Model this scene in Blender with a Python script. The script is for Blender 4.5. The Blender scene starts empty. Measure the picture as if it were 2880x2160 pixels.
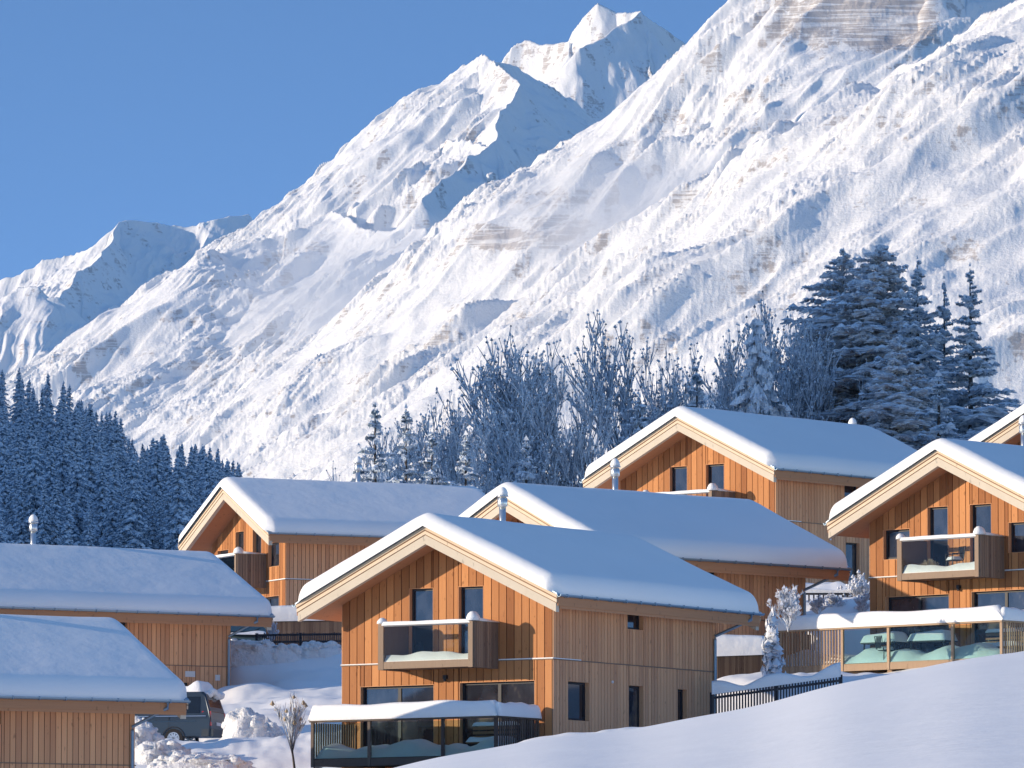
import bpy, math, random
import numpy as np
from mathutils import Vector, Matrix
R = math.radians
SC = bpy.context.scene
COL = SC.collection

# ------------------------------------------------------------------ camera
F, PITCH = 19699.0, 0.0914                      # focal length in photo pixels (2880 wide), upward tilt
CX, CY = 1440.0, 1080.0
cd = bpy.data.cameras.new('camera'); cam = bpy.data.objects.new('camera', cd); COL.objects.link(cam)
cd.sensor_width = 36; cd.lens = F/2880*36; cd.clip_start = 1; cd.clip_end = 60000
cam.rotation_euler = (math.pi/2+PITCH, 0, 0)
SC.camera = cam
# ------------------------------------------------------------------ sun and sky
SUN_AZ, SUN_EL = R(76), R(11)                 # direction the light travels (from +Y towards +X) and its height
sd = bpy.data.lights.new('sun', 'SUN'); sun = bpy.data.objects.new('sun', sd); COL.objects.link(sun)
sd.energy = 1.76; sd.angle = R(0.5); sd.color = (1.0, .83, .63)
trav = Vector((math.sin(SUN_AZ)*math.cos(SUN_EL), math.cos(SUN_AZ)*math.cos(SUN_EL), -math.sin(SUN_EL)))
sun.rotation_euler = trav.to_track_quat('-Z', 'Y').to_euler()
W = bpy.data.worlds.new('World'); SC.world = W; W.use_nodes = True
nt = W.node_tree; bg = nt.nodes['Background']
sky = nt.nodes.new('ShaderNodeTexSky'); sky.sky_type = 'NISHITA'; sky.sun_disc = False
sky.sun_elevation = R(14); sky.sun_rotation = math.atan2(-trav.x, -trav.y)
sky.altitude = 2500; sky.air_density = 1.0; sky.dust_density = 0.0; sky.ozone_density = 2.0
tc = nt.nodes.new('ShaderNodeTexCoord'); mp = nt.nodes.new('ShaderNodeMapping'); mp.vector_type = 'POINT'
mp.inputs['Location'].default_value = (0, 0, .16); mp.inputs['Scale'].default_value = (.7, .7, 4.5)
nt.links.new(tc.outputs['Generated'], mp.inputs[0]); nt.links.new(mp.outputs[0], sky.inputs[0])
hs = nt.nodes.new('ShaderNodeHueSaturation'); hs.inputs['Saturation'].default_value = 1.08; hs.inputs['Value'].default_value = 1.0
nt.links.new(sky.outputs[0], hs.inputs['Color']); nt.links.new(hs.outputs[0], bg.inputs[0]); bg.inputs[1].default_value = 0.15
SC.view_settings.view_transform = 'Standard'; SC.view_settings.look = 'None'
SC.view_settings.exposure = 1.5; SC.view_settings.gamma = 1
try: SC.view_settings.use_curve_mapping = False
except Exception: pass
SC.cycles.max_bounces = 8; SC.cycles.diffuse_bounces = 5; SC.cycles.volume_bounces = 3; SC.cycles.transparent_max_bounces = 12

def ray(px, py):
    "direction through a photo pixel"
    c, s = math.cos(PITCH), math.sin(PITCH); X = (px-CX)/F; Y = (CY-py)/F
    return Vector((X, c-s*Y, s+c*Y))
def at(px, py, d):
    r = ray(px, py); return r*(d/r.y)

# ------------------------------------------------------------------ mesh helpers
class MB:
    def __init__(s): s.v = []; s.f = []; s.m = []; s.t = []
    def face(s, idx, m=0, t=0.5): s.f.append(tuple(idx)); s.m.append(m); s.t.append(t)
    def quad(s, a, b, c, d, m=0, t=.5):
        n = len(s.v); s.v += [a, b, c, d]; s.face((n, n+1, n+2, n+3), m, t)
    def tri(s, a, b, c, m=0, t=.5):
        n = len(s.v); s.v += [a, b, c]; s.face((n, n+1, n+2), m, t)
    def hexa(s, P, m=0, t=.5):
        "P: 8 corners, bottom ring then top ring"
        n = len(s.v); s.v += [tuple(p) for p in P]
        for q in ((3,2,1,0),(4,5,6,7),(0,1,5,4),(1,2,6,5),(2,3,7,6),(3,0,4,7)): s.face([n+i for i in q], m, t)
    def box(s, x0, x1, y0, y1, z0, z1, m=0, t=.5):
        s.hexa([(x0,y0,z0),(x1,y0,z0),(x1,y1,z0),(x0,y1,z0),(x0,y0,z1),(x1,y0,z1),(x1,y1,z1),(x0,y1,z1)], m, t)
    def tube(s, pts, rad, n=6, m=0, t=.5, cap=True):
        if not hasattr(rad, '__len__'): rad = [rad]*len(pts)
        P = [Vector(p) for p in pts]; rings = []
        for i, p in enumerate(P):
            d = (P[min(i+1, len(P)-1)]-P[max(i-1, 0)])
            if d.length < 1e-9: d = Vector((0,0,1))
            d.normalize(); a = d.cross(Vector((0,0,1)) if abs(d.z) < .9 else Vector((1,0,0))).normalized(); b = d.cross(a)
            k = len(s.v)
            for j in range(n):
                th = 2*math.pi*j/n; s.v.append(tuple(p+(a*math.cos(th)+b*math.sin(th))*rad[i]))
            rings.append(k)
        for i in range(len(P)-1):
            for j in range(n):
                s.face((rings[i]+j, rings[i]+(j+1) % n, rings[i+1]+(j+1) % n, rings[i+1]+j), m, t)
        if cap:
            s.face([rings[0]+j for j in range(n)][::-1], m, t); s.face([rings[-1]+j for j in range(n)], m, t)
    def lathe(s, c, prof, n=12, m=0, t=.5):
        rings = []
        for r, z in prof:
            k = len(s.v); rings.append(k)
            for j in range(n):
                th = 2*math.pi*j/n; s.v.append((c[0]+r*math.cos(th), c[1]+r*math.sin(th), c[2]+z))
        for i in range(len(prof)-1):
            for j in range(n): s.face((rings[i]+j, rings[i]+(j+1) % n, rings[i+1]+(j+1) % n, rings[i+1]+j), m, t)
        s.face([rings[0]+j for j in range(n)][::-1], m, t); s.face([rings[-1]+j for j in range(n)], m, t)
    def blob(s, c, rx, ry, rz, rng, m=0, t=.5, nu=8, nv=5, rough=.18, cut=-1):
        k = len(s.v)
        for i in range(nv+1):
            ph = -math.pi/2+math.pi*i/nv
            for j in range(nu):
                th = 2*math.pi*j/nu; q = 1+rng.uniform(-rough, rough) if 0 < i < nv else 1
                s.v.append((c[0]+rx*q*math.cos(ph)*math.cos(th), c[1]+ry*q*math.cos(ph)*math.sin(th), c[2]+rz*q*max(cut, math.sin(ph))))
        for i in range(nv):
            for j in range(nu): s.face((k+i*nu+j, k+i*nu+(j+1) % nu, k+(i+1)*nu+(j+1) % nu, k+(i+1)*nu+j), m, t)
    def octa(s, c, a, b, u, m=0, t=.5):
        "flattened six point pad: half axes a, b, u (Vectors)"
        n = len(s.v); c = Vector(c)
        s.v += [tuple(c+a), tuple(c+b), tuple(c-a), tuple(c-b), tuple(c+u), tuple(c-u*.4)]
        for q in ((0,1,4),(1,2,4),(2,3,4),(3,0,4),(1,0,5),(2,1,5),(3,2,5),(0,3,5)): s.face([n+i for i in q], m, t)
    def mesh(s, name, mats, smooth=False):
        me = bpy.data.meshes.new(name); me.from_pydata(s.v, [], s.f)
        if not isinstance(mats, (list, tuple)): mats = [mats]
        for q in mats: me.materials.append(q)
        me.polygons.foreach_set('material_index', s.m)
        at_ = me.attributes.new('tone', 'FLOAT', 'FACE'); at_.data.foreach_set('value', s.t)
        if smooth: me.polygons.foreach_set('use_smooth', [True]*len(s.f))
        me.update(); return me
    def build(s, name, mats, parent=None, smooth=False):
        return link(name, s.mesh(name, mats, smooth), parent)
def link(name, me, parent=None):
    o = bpy.data.objects.new(name, me); COL.objects.link(o)
    if parent is not None: o.parent = parent
    return o
def tag(o, label=None, cat=None, group=None, kind=None):
    if label: o['label'] = label
    if cat: o['category'] = cat
    if group: o['group'] = group
    if kind: o['kind'] = kind
    return o
def empty(name, loc=(0,0,0), rz=0):
    o = bpy.data.objects.new(name, None); COL.objects.link(o); o.location = loc; o.rotation_euler = (0,0,rz); o.empty_display_size = .5
    return o

def copy_tree(o, parent=None):
    c = o.copy(); COL.objects.link(c); c.parent = parent
    for ch in list(o.children): copy_tree(ch, c)
    return c
def grid_mesh(name, X, Y, Z, mat, attrs=None, smooth=True):
    "regular grid of points (2-D arrays) to a mesh, fast"
    nr, nc = X.shape
    me = bpy.data.meshes.new(name)
    co = np.stack([X, Y, Z], -1).reshape(-1, 3).astype(np.float32)
    i = np.arange(nr*nc, dtype=np.int32).reshape(nr, nc)
    q = np.stack([i[:-1,:-1], i[:-1,1:], i[1:,1:], i[1:,:-1]], -1).reshape(-1, 4)
    me.vertices.add(len(co)); me.vertices.foreach_set('co', co.ravel())
    me.loops.add(q.size); me.loops.foreach_set('vertex_index', q.ravel())
    me.polygons.add(len(q)); me.polygons.foreach_set('loop_start', np.arange(0, q.size, 4, dtype=np.int32))
    try: me.polygons.foreach_set('loop_total', np.full(len(q), 4, dtype=np.int32))
    except Exception: pass
    me.polygons.foreach_set('use_smooth', np.full(len(q), smooth, dtype=bool))
    me.materials.append(mat)
    for k, a in (attrs or {}).items():
        at_ = me.attributes.new(k, 'FLOAT', 'POINT'); at_.data.foreach_set('value', a.astype(np.float32).ravel())
    me.update(calc_edges=True)
    return me

# gradient noise on numpy arrays
_pr = np.random.RandomState(7); _perm = _pr.permutation(4096).astype(np.int32)
_ang = (_pr.rand(4096)*2*np.pi).astype(np.float32); _gx, _gy = np.cos(_ang), np.sin(_ang)
def gnoise(x, y, seed=0):
    xi = np.floor(x).astype(np.int32); yi = np.floor(y).astype(np.int32); fx = (x-xi).astype(np.float32); fy = (y-yi).astype(np.float32)
    u = fx*fx*fx*(fx*(fx*6-15)+10); v = fy*fy*fy*(fy*(fy*6-15)+10)
    def g(i, j, dx, dy):
        h = _perm[(_perm[(i+seed*131) & 4095]+j) & 4095]; return _gx[h]*dx+_gy[h]*dy
    a = g(xi, yi, fx, fy); b = g(xi+1, yi, fx-1, fy); c = g(xi, yi+1, fx, fy-1); d = g(xi+1, yi+1, fx-1, fy-1)
    return (a*(1-u)+b*u)*(1-v)+(c*(1-u)+d*u)*v*1.0
def fbm(x, y, octs, seed=0, ridged=False, gain=.5):
    s = 0; a = 1
    for o in range(octs):
        n = gnoise(x, y, seed+o*7)
        s = s+a*((0.35-np.abs(n))*1.6 if ridged else n*1.4); a *= gain; x = x*2.03+17.1; y = y*2.03+5.7
    return s

def rmf(x, y, octs, seed=0, gain=.5, sharp=2.0):
    "ridged multifractal: crisp ribs, smooth hollows"
    s = 0; a = 1.0; w = 1.0
    for o in range(octs):
        n = 1-np.abs(gnoise(x, y, seed+o*7))*1.9; n = np.clip(n, 0, 1)**sharp; s = s+a*n*w; w = np.clip(n*1.6, .12, 1); a *= gain
        x, y = x*1.93+y*.06+13.1, y*1.75+5.7
    return s
# ------------------------------------------------------------------ materials
def mat(name, base=(.5,.5,.5), rough=.7, metal=0, spec=.3):
    m = bpy.data.materials.new(name); m.use_nodes = True; b = m.node_tree.nodes['Principled BSDF']
    b.inputs['Base Color'].default_value = (*base, 1); b.inputs['Roughness'].default_value = rough; b.inputs['Metallic'].default_value = metal
    b.inputs['Specular IOR Level'].default_value = spec
    return m
class NT:
    def __init__(s, m): s.t = m.node_tree; s.b = s.t.nodes['Principled BSDF']
    def n(s, ty, **k):
        x = s.t.nodes.new(ty)
        for a, b in k.items(): setattr(x, a, b)
        return x
    def l(s, a, b): s.t.links.new(a, b)
    def coord(s, kind='Object', scale=(1,1,1), rot=(0,0,0)):
        c = s.n('ShaderNodeTexCoord'); m = s.n('ShaderNodeMapping'); m.inputs['Scale'].default_value = scale; m.inputs['Rotation'].default_value = rot
        s.l(c.outputs[kind], m.inputs[0]); return m.outputs[0]
    def noise(s, vec, scale, detail=4, rough=.55, dist=0):
        x = s.n('ShaderNodeTexNoise'); x.inputs['Scale'].default_value = scale; x.inputs['Detail'].default_value = detail
        x.inputs['Roughness'].default_value = rough; x.inputs['Distortion'].default_value = dist; s.l(vec, x.inputs['Vector']); return x.outputs['Fac']
    def ramp(s, fac, stops):
        x = s.n('ShaderNodeValToRGB'); e = x.color_ramp.elements
        while len(e) < len(stops): e.new(.5)
        for i, (p, c) in enumerate(stops): e[i].position = p; e[i].color = (*c, 1) if len(c) == 3 else c
        s.l(fac, x.inputs[0]); return x.outputs[0]
    def mix(s, fac, a, b, blend='MIX'):
        x = s.n('ShaderNodeMix', data_type='RGBA', blend_type=blend)
        for v, i in ((fac, 0), (a, 6), (b, 7)):
            if hasattr(v, 'links') or hasattr(v, 'is_linked'): s.l(v, x.inputs[i])
            elif i == 0: x.inputs[0].default_value = v
            else: x.inputs[i].default_value = (*v, 1)
        return x.outputs[2]
    def math(s, op, a, b=0, c=None):
        x = s.n('ShaderNodeMath', operation=op)
        for i, v in enumerate((a, b) if c is None else (a, b, c)):
            if hasattr(v, 'is_linked'): s.l(v, x.inputs[i])
            else: x.inputs[i].default_value = v
        return x.outputs[0]
    def attr(s, name):
        x = s.n('ShaderNodeAttribute'); x.attribute_name = name; return x.outputs['Fac']
    def bump(s, h, dist, strength=1):
        x = s.n('ShaderNodeBump'); x.inputs['Distance'].default_value = dist; x.inputs['Strength'].default_value = strength; s.l(h, x.inputs['Height'])
        s.l(x.outputs[0], s.b.inputs['Normal'])
    def base(s, c): s.l(c, s.b.inputs['Base Color'])

def snow_mat(name, scale, dist, col=(.87,.87,.86), fine=None):
    m = mat(name, col, .65, 0, .2); t = NT(m); v = t.coord('Object')
    h = t.noise(v, scale, 6, .6)
    t.bump(h, dist, .8)
    t.base(t.mix(t.noise(v, scale*.35, 3), tuple(c*.96 for c in col), tuple(min(1, c*1.03) for c in col)))
    return m
M_SNOW = snow_mat('snow', 2.2, .05)
M_ROOFSNOW = snow_mat('roof_snow', 1.1, .035)
M_GROUND = snow_mat('ground_snow', 1.6, .03, (.89,.885,.87))
M_LUMP = snow_mat('plowed_snow', 4.5, .22)

def wood(name, c1, c2, grain=(26,26,1.1), knots=True, gray=None, zsplit=None):
    m = mat(name, c1, .75, 0, .25); t = NT(m); v = t.coord('Object', grain)
    g = t.noise(v, 1.0, 5, .6, .6); tone = t.attr('tone')
    f = t.math('ADD', t.math('MULTIPLY', g, .55), t.math('MULTIPLY', tone, .95)); f = t.math('SUBTRACT', f, .25)
    c = t.mix(f, c1, c2)
    if gray:
        v2 = t.coord('Object', (1.3,1.3,.5)); n = t.noise(v2, 1.2, 4, .65)
        sep = t.n('ShaderNodeSeparateXYZ'); co = t.n('ShaderNodeTexCoord'); t.l(co.outputs['Object'], sep.inputs[0])
        low = t.math('MULTIPLY', t.math('SUBTRACT', 2.9, sep.outputs[2]), .55)
        low = t.math('MINIMUM', t.math('MAXIMUM', low, 0), 1)
        fac = t.math('MULTIPLY', t.math('ADD', t.math('MULTIPLY', low, .55), t.math('MULTIPLY', n, .45)), .62)
        c = t.mix(fac, c, gray)
    if knots:
        k = t.noise(t.coord('Object', (5,5,2.2)), 1.6, 2, .5); kr = t.ramp(k, [(.66, (0,0,0)), (.74, (1,1,1))])
        c = t.mix(t.math('MULTIPLY', kr, .45), c, tuple(q*.4 for q in c1))
    t.base(c); t.bump(g, .004, .6)
    return m
M_GABLE = wood('larch_boards', (.30,.115,.042), (.60,.27,.105))
M_LONG = wood('weathered_boards', (.56,.26,.13), (.87,.45,.22), gray=(.72,.46,.28))
M_PALE = wood('pale_timber', (.58,.42,.27), (.74,.60,.44), grain=(3,3,3), knots=True)
M_BEAM = wood('beam_timber', (.50,.43,.33), (.70,.61,.49), grain=(2,2,2), knots=True)
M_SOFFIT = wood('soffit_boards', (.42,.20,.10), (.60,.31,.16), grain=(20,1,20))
M_BROWN = wood('brown_trim', (.25,.13,.07), (.36,.2,.11), grain=(3,3,3), knots=False)
M_DECKWOOD = wood('weathered_deck_wood', (.17,.12,.09), (.32,.23,.16))
M_METAL = mat('zinc_metal', (.24,.33,.42), .4, .7, .5)
M_STEEL = mat('steel_pipe', (.62,.64,.66), .28, .9, .5)
M_DARK = mat('dark_frame', (.03,.03,.035), .5)
M_INT = mat('dark_interior', (.02,.017,.015), .9)
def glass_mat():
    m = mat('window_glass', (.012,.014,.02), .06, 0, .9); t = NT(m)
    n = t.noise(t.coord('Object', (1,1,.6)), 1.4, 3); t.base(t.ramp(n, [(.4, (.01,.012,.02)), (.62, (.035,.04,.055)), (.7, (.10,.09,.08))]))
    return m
M_GLASS = glass_mat()
def clear_mat(name, tint):
    m = bpy.data.materials.new(name); m.use_nodes = True; t = m.node_tree; t.nodes.clear()
    o = t.nodes.new('ShaderNodeOutputMaterial'); mx = t.nodes.new('ShaderNodeMixShader'); tr = t.nodes.new('ShaderNodeBsdfTransparent'); gl = t.nodes.new('ShaderNodeBsdfGlossy')
    tr.inputs[0].default_value = (*tint,1); gl.inputs['Roughness'].default_value = .03; fr = t.nodes.new('ShaderNodeFresnel'); fr.inputs[0].default_value = 1.22
    t.links.new(fr.outputs[0], mx.inputs[0]); t.links.new(tr.outputs[0], mx.inputs[1]); t.links.new(gl.outputs[0], mx.inputs[2]); t.links.new(mx.outputs[0], o.inputs[0])
    return m
M_CLEAR = clear_mat('clear_glass', (.90,.94,.94))
M_TEAL = clear_mat('green_glass', (.76,.87,.87))

# ------------------------------------------------------------------ mountains (real distances 4 to 11 km, height fields)
def mountain_mat():
    m = mat('mountain_snow_and_rock', (.8,.8,.82), .8, 0, .1); t = NT(m)
    rock = t.attr('rock'); v = t.coord('Object', (.05,.05,.05)); n1 = t.noise(v, 3.6, 6, .7); n0 = t.noise(v, 1.0, 4, .6)
    vs = t.coord('Object', (.010,.012,.26), (R(4), R(-10), 0)); st = t.noise(vs, 1.0, 6, .7, 1.1)
    geo = t.n('ShaderNodeNewGeometry'); sx = t.n('ShaderNodeSeparateXYZ'); t.l(geo.outputs['Normal'], sx.inputs[0])
    a = t.math('ADD', t.math('MULTIPLY', n1, .7), t.math('MULTIPLY', n0, .3)); a = t.math('ADD', a, t.math('MULTIPLY', t.math('SUBTRACT', .66, sx.outputs[2]), .35))
    a = t.math('ADD', a, t.math('MULTIPLY', t.math('SUBTRACT', rock, 1), .42))
    fac = t.ramp(a, [(.36, (0,0,0)), (.45, (1,1,1))])
    ss = t.ramp(st, [(.50, (0,0,0)), (.56, (1,1,1))])
    fac = t.math('MULTIPLY', fac, t.math('SUBTRACT', 1, t.math('MULTIPLY', ss, .8)))
    rc = t.mix(n0, (.36,.32,.30), (.56,.51,.47))  # rock colours paled to stand in for haze over the distance
    sc = t.mix(n0, (.82,.82,.81), (.89,.885,.87))
    t.base(t.mix(t.math('MULTIPLY', fac, .9), sc, rc))
    h = t.math('ADD', t.noise(v, 7.0, 5, .7), t.math('MULTIPLY', t.math('MULTIPLY', st, rock), 1.2)); t.bump(h, 1.6, .6)
    return m
M_MTN = mountain_mat()

def ridge(pts, s1=.75):
    "polyline of (px, py, distance) -> world points"
    return [tuple(at(*p)) for p in pts], s1
def mountain(name, label, ridges, d0, d1, px0, px1, nc, nr, seed, rocks=(), namp=1.0, gdir=(.6,-.8), floor=1450):
    az = (np.linspace(px0, px1, nc)-CX)/F; dd = np.linspace(d0, d1, nr)
    A, D = np.meshgrid(az.astype(np.float32), dd.astype(np.float32)); X = A*D; Y = D
    w = 13*gnoise(X/70, Y/70, seed)+6*gnoise(X/22, Y/22, seed+1); w2 = 13*gnoise(X/70, Y/70, seed+2)+6*gnoise(X/22, Y/22, seed+3)
    XX = X+w*.8; YY = Y+w2*.8
    Z = np.full(X.shape, -1e9, np.float32); NEAR = np.full(X.shape, 1e9, np.float32)
    for P, s1 in ridges:
        for (a, b) in zip(P[:-1], P[1:]):
            ax, ay, az_ = a; bx, by, bz = b; L2 = (bx-ax)**2+(by-ay)**2+1e-6
            t = np.clip(((XX-ax)*(bx-ax)+(YY-ay)*(by-ay))/L2, 0, 1)
            dist = np.sqrt((XX-ax-t*(bx-ax))**2+(YY-ay-t*(by-ay))**2)
            z = az_+t*(bz-az_)-s1*dist+8*np.exp(-dist/14)-8
            up = z > Z
            Z = np.where(up, z, Z); NEAR = np.where(up, dist, NEAR)
    # gullies and spurs, ridged noise drawn out down the slope
    gx, gy = gdir; U = X*gx+Y*gy; V = -X*gy+Y*gx
    fade = np.clip(NEAR/60, .12, 1)
    wob = 18*gnoise(X/60, Y/60, seed+9)
    md = np.clip(.62+1.3*gnoise(X/210, Y/230, seed+5), .22, 1.25)
    n = (rmf((U+wob*.7)/90, V/330, 3, seed+20)-.55)*25*fade*md
    n += (rmf((U+wob*.5)/24, V/105, 4, seed+40, .55)-.5)*8.0*np.clip(fade, .4, 1)*np.clip(.55+1.5*gnoise(X/120, Y/150, seed+15), .22, 1.15)
    n += fbm(X/8, Y/10, 4, seed+60, False, .6)*1.5*(.18+1.7*np.clip(gnoise(X/110, Y/110, seed+6)+.12, 0, 1))
    # rock ledges: terraces in height
    Z = Z+n*namp
    rk = np.clip(fbm(X/34, Y/34, 5, seed+80, False, .62)*1.4+.22, 0, 1)*.74
    PX = CX+A*F
    EL = (PITCH-np.arctan2(Z, Y))*F*1.0+CY
    led = np.zeros(Z.shape, np.float32)
    for (rx, ry, sx, sy, amp) in rocks:
        wx = 30*gnoise(X/25, Z/12, seed+31); q = np.exp(-(((PX+wx-rx)/sx)**2+((EL+wx*.6-ry)/sy)**2)**2); rk = np.maximum(rk, amp*q)
        if amp > .75: led = np.maximum(led, q)
    me = grid_mesh(name, X, Y, Z, M_MTN, {'rock': rk})
    o = link(name, me); tag(o, label, None, None, 'structure'); return o

mountain('mountain', 'distant snowy peak at the far left with its right side in blue shade', [
    ridge([(-160,850,9600),(0,790,9500),(68,766,9500),(136,726,9500),(194,719,9500),(253,698,9450),(307,662,9400),(339,624,9400),(375,621,9420),(452,630,9450),(520,637,9450),(574,628,9450),(700,600,9500)]),
    ridge([(339,624,9400),(315,680,9340),(285,700,9300),(262,745,9240),(215,770,9180),(172,836,9120),(150,930,9050)], .95),
    ridge([(-80,850,9150),(0,850,9120),(50,808,9100),(113,806,9090),(135,840,9080),(172,838,9080)], .8)],
    8850, 9560, -60, 760, 420, 420, 11, [(230,800,160,120,.55)], .8, (.95,-.3))
mountain('mountain', 'highest and farthest snow summit with two steep blue shaded flanks', [
    ridge([(1380,260,10100),(1420,162,10100),(1445,132,10100),(1482,113,10100),(1520,126,10080),(1570,120,10060),(1600,116,10040),(1612,88,10040),(1640,48,10030),(1690,8,10020),(1732,35,10020),(1765,35,10010),(1795,30,10000),(1830,58,10020),(1900,95,10050),(1960,145,10080),(2040,200,10100),(2200,330,10100)], 2.0),
    ridge([(1795,30,10000),(1775,55,9975),(1730,80,9950),(1690,105,9930),(1620,135,9900)], 1.3),
    ridge([(1600,117,10030),(1598,150,10005),(1635,210,9975),(1680,290,9930),(1718,350,9890),(1780,470,9850)], 1.15),
    ridge([(1795,30,10000),(1822,70,9985),(1818,130,9955),(1828,190,9920),(1850,235,9890),(1930,360,9840)], 1.15)],
    9700, 10140, 1340, 2120, 440, 320, 23, [(1480,140,50,40,.5)], .4, (.98,.1))
mountain('mountain', 'broad sunlit snow peak left of centre above long gullied slopes', [
    ridge([(560,660,8450),(655,598,8400),(705,562,8400),(780,530,8350),(860,500,8350),(905,487,8300),(930,462,8300),(1010,390,8250),(1040,387,8250),(1080,372,8200),(1120,335,8150),(1180,290,8100),(1240,238,8050),(1290,185,8020),(1345,148,8000),(1370,165,8020),(1430,178,8060),(1480,205,8100),(1560,250,8160),(1640,330,8220),(1720,450,8300)], .78),
    ridge([(1345,148,8000),(1390,180,7960),(1440,215,7910),(1456,240,7880),(1436,285,7850),(1405,335,7800),(1380,400,7740),(1330,440,7700),(1270,490,7640),(1180,560,7560)], 1.0),
    ridge([(1180,395,7930),(1300,400,7800),(1385,425,7730),(1420,480,7700),(1440,540,7690)], .9),
    ridge([(905,487,8300),(980,560,8100),(1000,640,7950)], .85),
    ridge([(1100,360,8180),(1060,470,7990),(1120,560,7850),(1150,640,7760)], .9),
    ridge([(1200,640,7500),(1050,650,7600),(930,590,7780),(850,640,7760),(700,690,7720),(620,712,7700),(578,709,7660),(511,754,7650),(475,804,7650),(452,840,7640),(384,894,7620),(271,980,7600),(190,1018,7580),(122,1055,7560),(30,1110,7540),(-80,1170,7520)], .66)],
    6900, 8300, -80, 1760, 1000, 680, 37, [(890,700,50,30,.9),(600,1000,80,120,.6),(700,1060,50,120,.6),(1180,250,60,60,.4)], 1.0)
mountain('mountain', 'rocky shoulder below the summit with a pinkish cliff band and ledges', [
    ridge([(2500,-330,5950),(2300,-170,5980),(2230,-80,6000),(2178,0,6020),(2150,35,6030),(2060,92,6060),(1995,155,6100),(1920,168,6120),(1870,225,6140),(1790,290,6180),(1710,345,6220),(1640,388,6260),(1570,402,6300),(1500,452,6330),(1440,490,6360),(1333,588,6420),(1297,652,6440),(1252,772,6470),(1175,836,6500),(1116,886,6520),(1067,972,6540),(1021,1004,6550),(900,1085,6600),(800,1136,6630),(690,1285,6680),(600,1420,6700)], .8),
    ridge([(1570,402,6300),(1520,500,6170),(1480,600,6060),(1400,760,5950)], .85),
    ridge([(2060,92,6060),(1960,330,5900),(1900,500,5760)], .9),
    ridge([(1920,168,6120),(1850,400,5960),(1800,520,5850)], .9),
    ridge([(2240,-60,6000),(2200,200,5820),(2120,420,5650)], .95),
    ridge([(2290,-70,6010),(2330,-110,5990),(2480,-95,5900),(2640,-60,5800)], 2.1),
    ridge([(3100,-320,5900),(2760,-120,5900),(2640,-60,5800)], 1.2),
    ridge([(1292,628,6375),(1330,605,6340),(1420,612,6320),(1520,632,6290),(1610,668,6270)], 2.6),
    ridge([(1340,560,6370),(1450,548,6350),(1560,560,6320)], 2.4), ridge([(1500,452,6330),(1600,470,6250),(1700,480,6200)], 1.6)],
    5400, 6760, 560, 3000, 1150, 600, 53, [(2490,50,180,120,1.45),(2330,60,90,140,1.0),(2230,60,80,110,.9),(1400,672,110,42,1.35),(1560,650,140,70,.95),(1540,560,170,50,.85),(1900,350,100,70,.65),(1560,780,160,60,.5),(2200,280,80,60,.6),(1760,420,80,50,.7)], .9, (.57,-.82))
mountain('mountain', 'near snowy mountainside rising to the right behind the frosted trees', [
    ridge([(3160,-200,4380),(2960,-60,4440),(2860,-5,4480),(2760,55,4520),(2640,150,4580),(2520,185,4640),(2420,290,4700),(2300,400,4760),(2180,470,4800),(2060,545,4850),(1927,602,4900),(1800,640,4950),(1660,760,5020),(1580,800,5050),(1440,880,5110),(1342,935,5160),(1240,1000,5210),(1130,1060,5260),(1000,1110,5310),(900,1165,5340),(800,1205,5370),(690,1300,5420),(600,1400,5450)], .66),
    ridge([(2640,150,4580),(2560,330,4470),(2500,480,4380),(2540,640,4280),(2600,760,4220)], .85),
    ridge([(2180,470,4800),(2060,640,4680),(1960,800,4570),(1900,1000,4450)], .75),
    ridge([(1800,640,4950),(1640,850,4800),(1520,1000,4700)], .75),
    ridge([(3000,250,4330),(2850,380,4280),(2740,520,4200),(2700,700,4120)], .8),
    ridge([(3000,620,4200),(2880,700,4150),(2800,820,4080),(2760,950,4020)], .7)],
    3560, 5480, 560, 2960, 1150, 760, 71, [(2720,700,90,60,.8),(2620,330,200,160,.52),(2140,800,200,120,.55),(2800,250,120,120,.6),(1450,900,80,40,.7),(1200,960,60,40,.8),(2400,560,160,200,.5)], .9, (.49,-.87))

def mist(name, px, py, d, rx, ry, rz, dens, seed, label):
    m = bpy.data.materials.new('mist'); m.use_nodes = True; t = m.node_tree; t.nodes.clear()
    o = t.nodes.new('ShaderNodeOutputMaterial'); v = t.nodes.new('ShaderNodeVolumePrincipled'); v.inputs['Color'].default_value = (.95,.95,.96,1); v.inputs['Anisotropy'].default_value = .2
    tc = t.nodes.new('ShaderNodeTexCoord'); gr = t.nodes.new('ShaderNodeTexGradient'); gr.gradient_type = 'SPHERICAL'; no = t.nodes.new('ShaderNodeTexNoise'); no.inputs['Scale'].default_value = 1.6; no.inputs['Detail'].default_value = 4
    mu = t.nodes.new('ShaderNodeMath'); mu.operation = 'MULTIPLY'; m2 = t.nodes.new('ShaderNodeMath'); m2.operation = 'MULTIPLY'; m2.inputs[1].default_value = dens
    t.links.new(tc.outputs['Object'], gr.inputs[0]); t.links.new(tc.outputs['Object'], no.inputs['Vector']); t.links.new(gr.outputs['Fac'], mu.inputs[0]); t.links.new(no.outputs['Fac'], mu.inputs[1])
    t.links.new(mu.outputs[0], m2.inputs[0]); t.links.new(m2.outputs[0], v.inputs['Density']); t.links.new(v.outputs[0], o.inputs['Volume'])
    mb = MB(); mb.box(-1,1,-1,1,-1,1); ob = mb.build(name, m); ob.location = at(px, py, d); ob.scale = (rx, ry, rz); tag(ob, label, 'mist', None, 'stuff')
mist('mist', 1930, 620, 5360, 170, 200, 62, .022, 1, 'thin pale mist lying between the rocky shoulder and the near slope')
mist('mist', 1090, 830, 6950, 200, 240, 85, .014, 2, 'thin pale mist drifting in the hollow below the broad peak')
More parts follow.
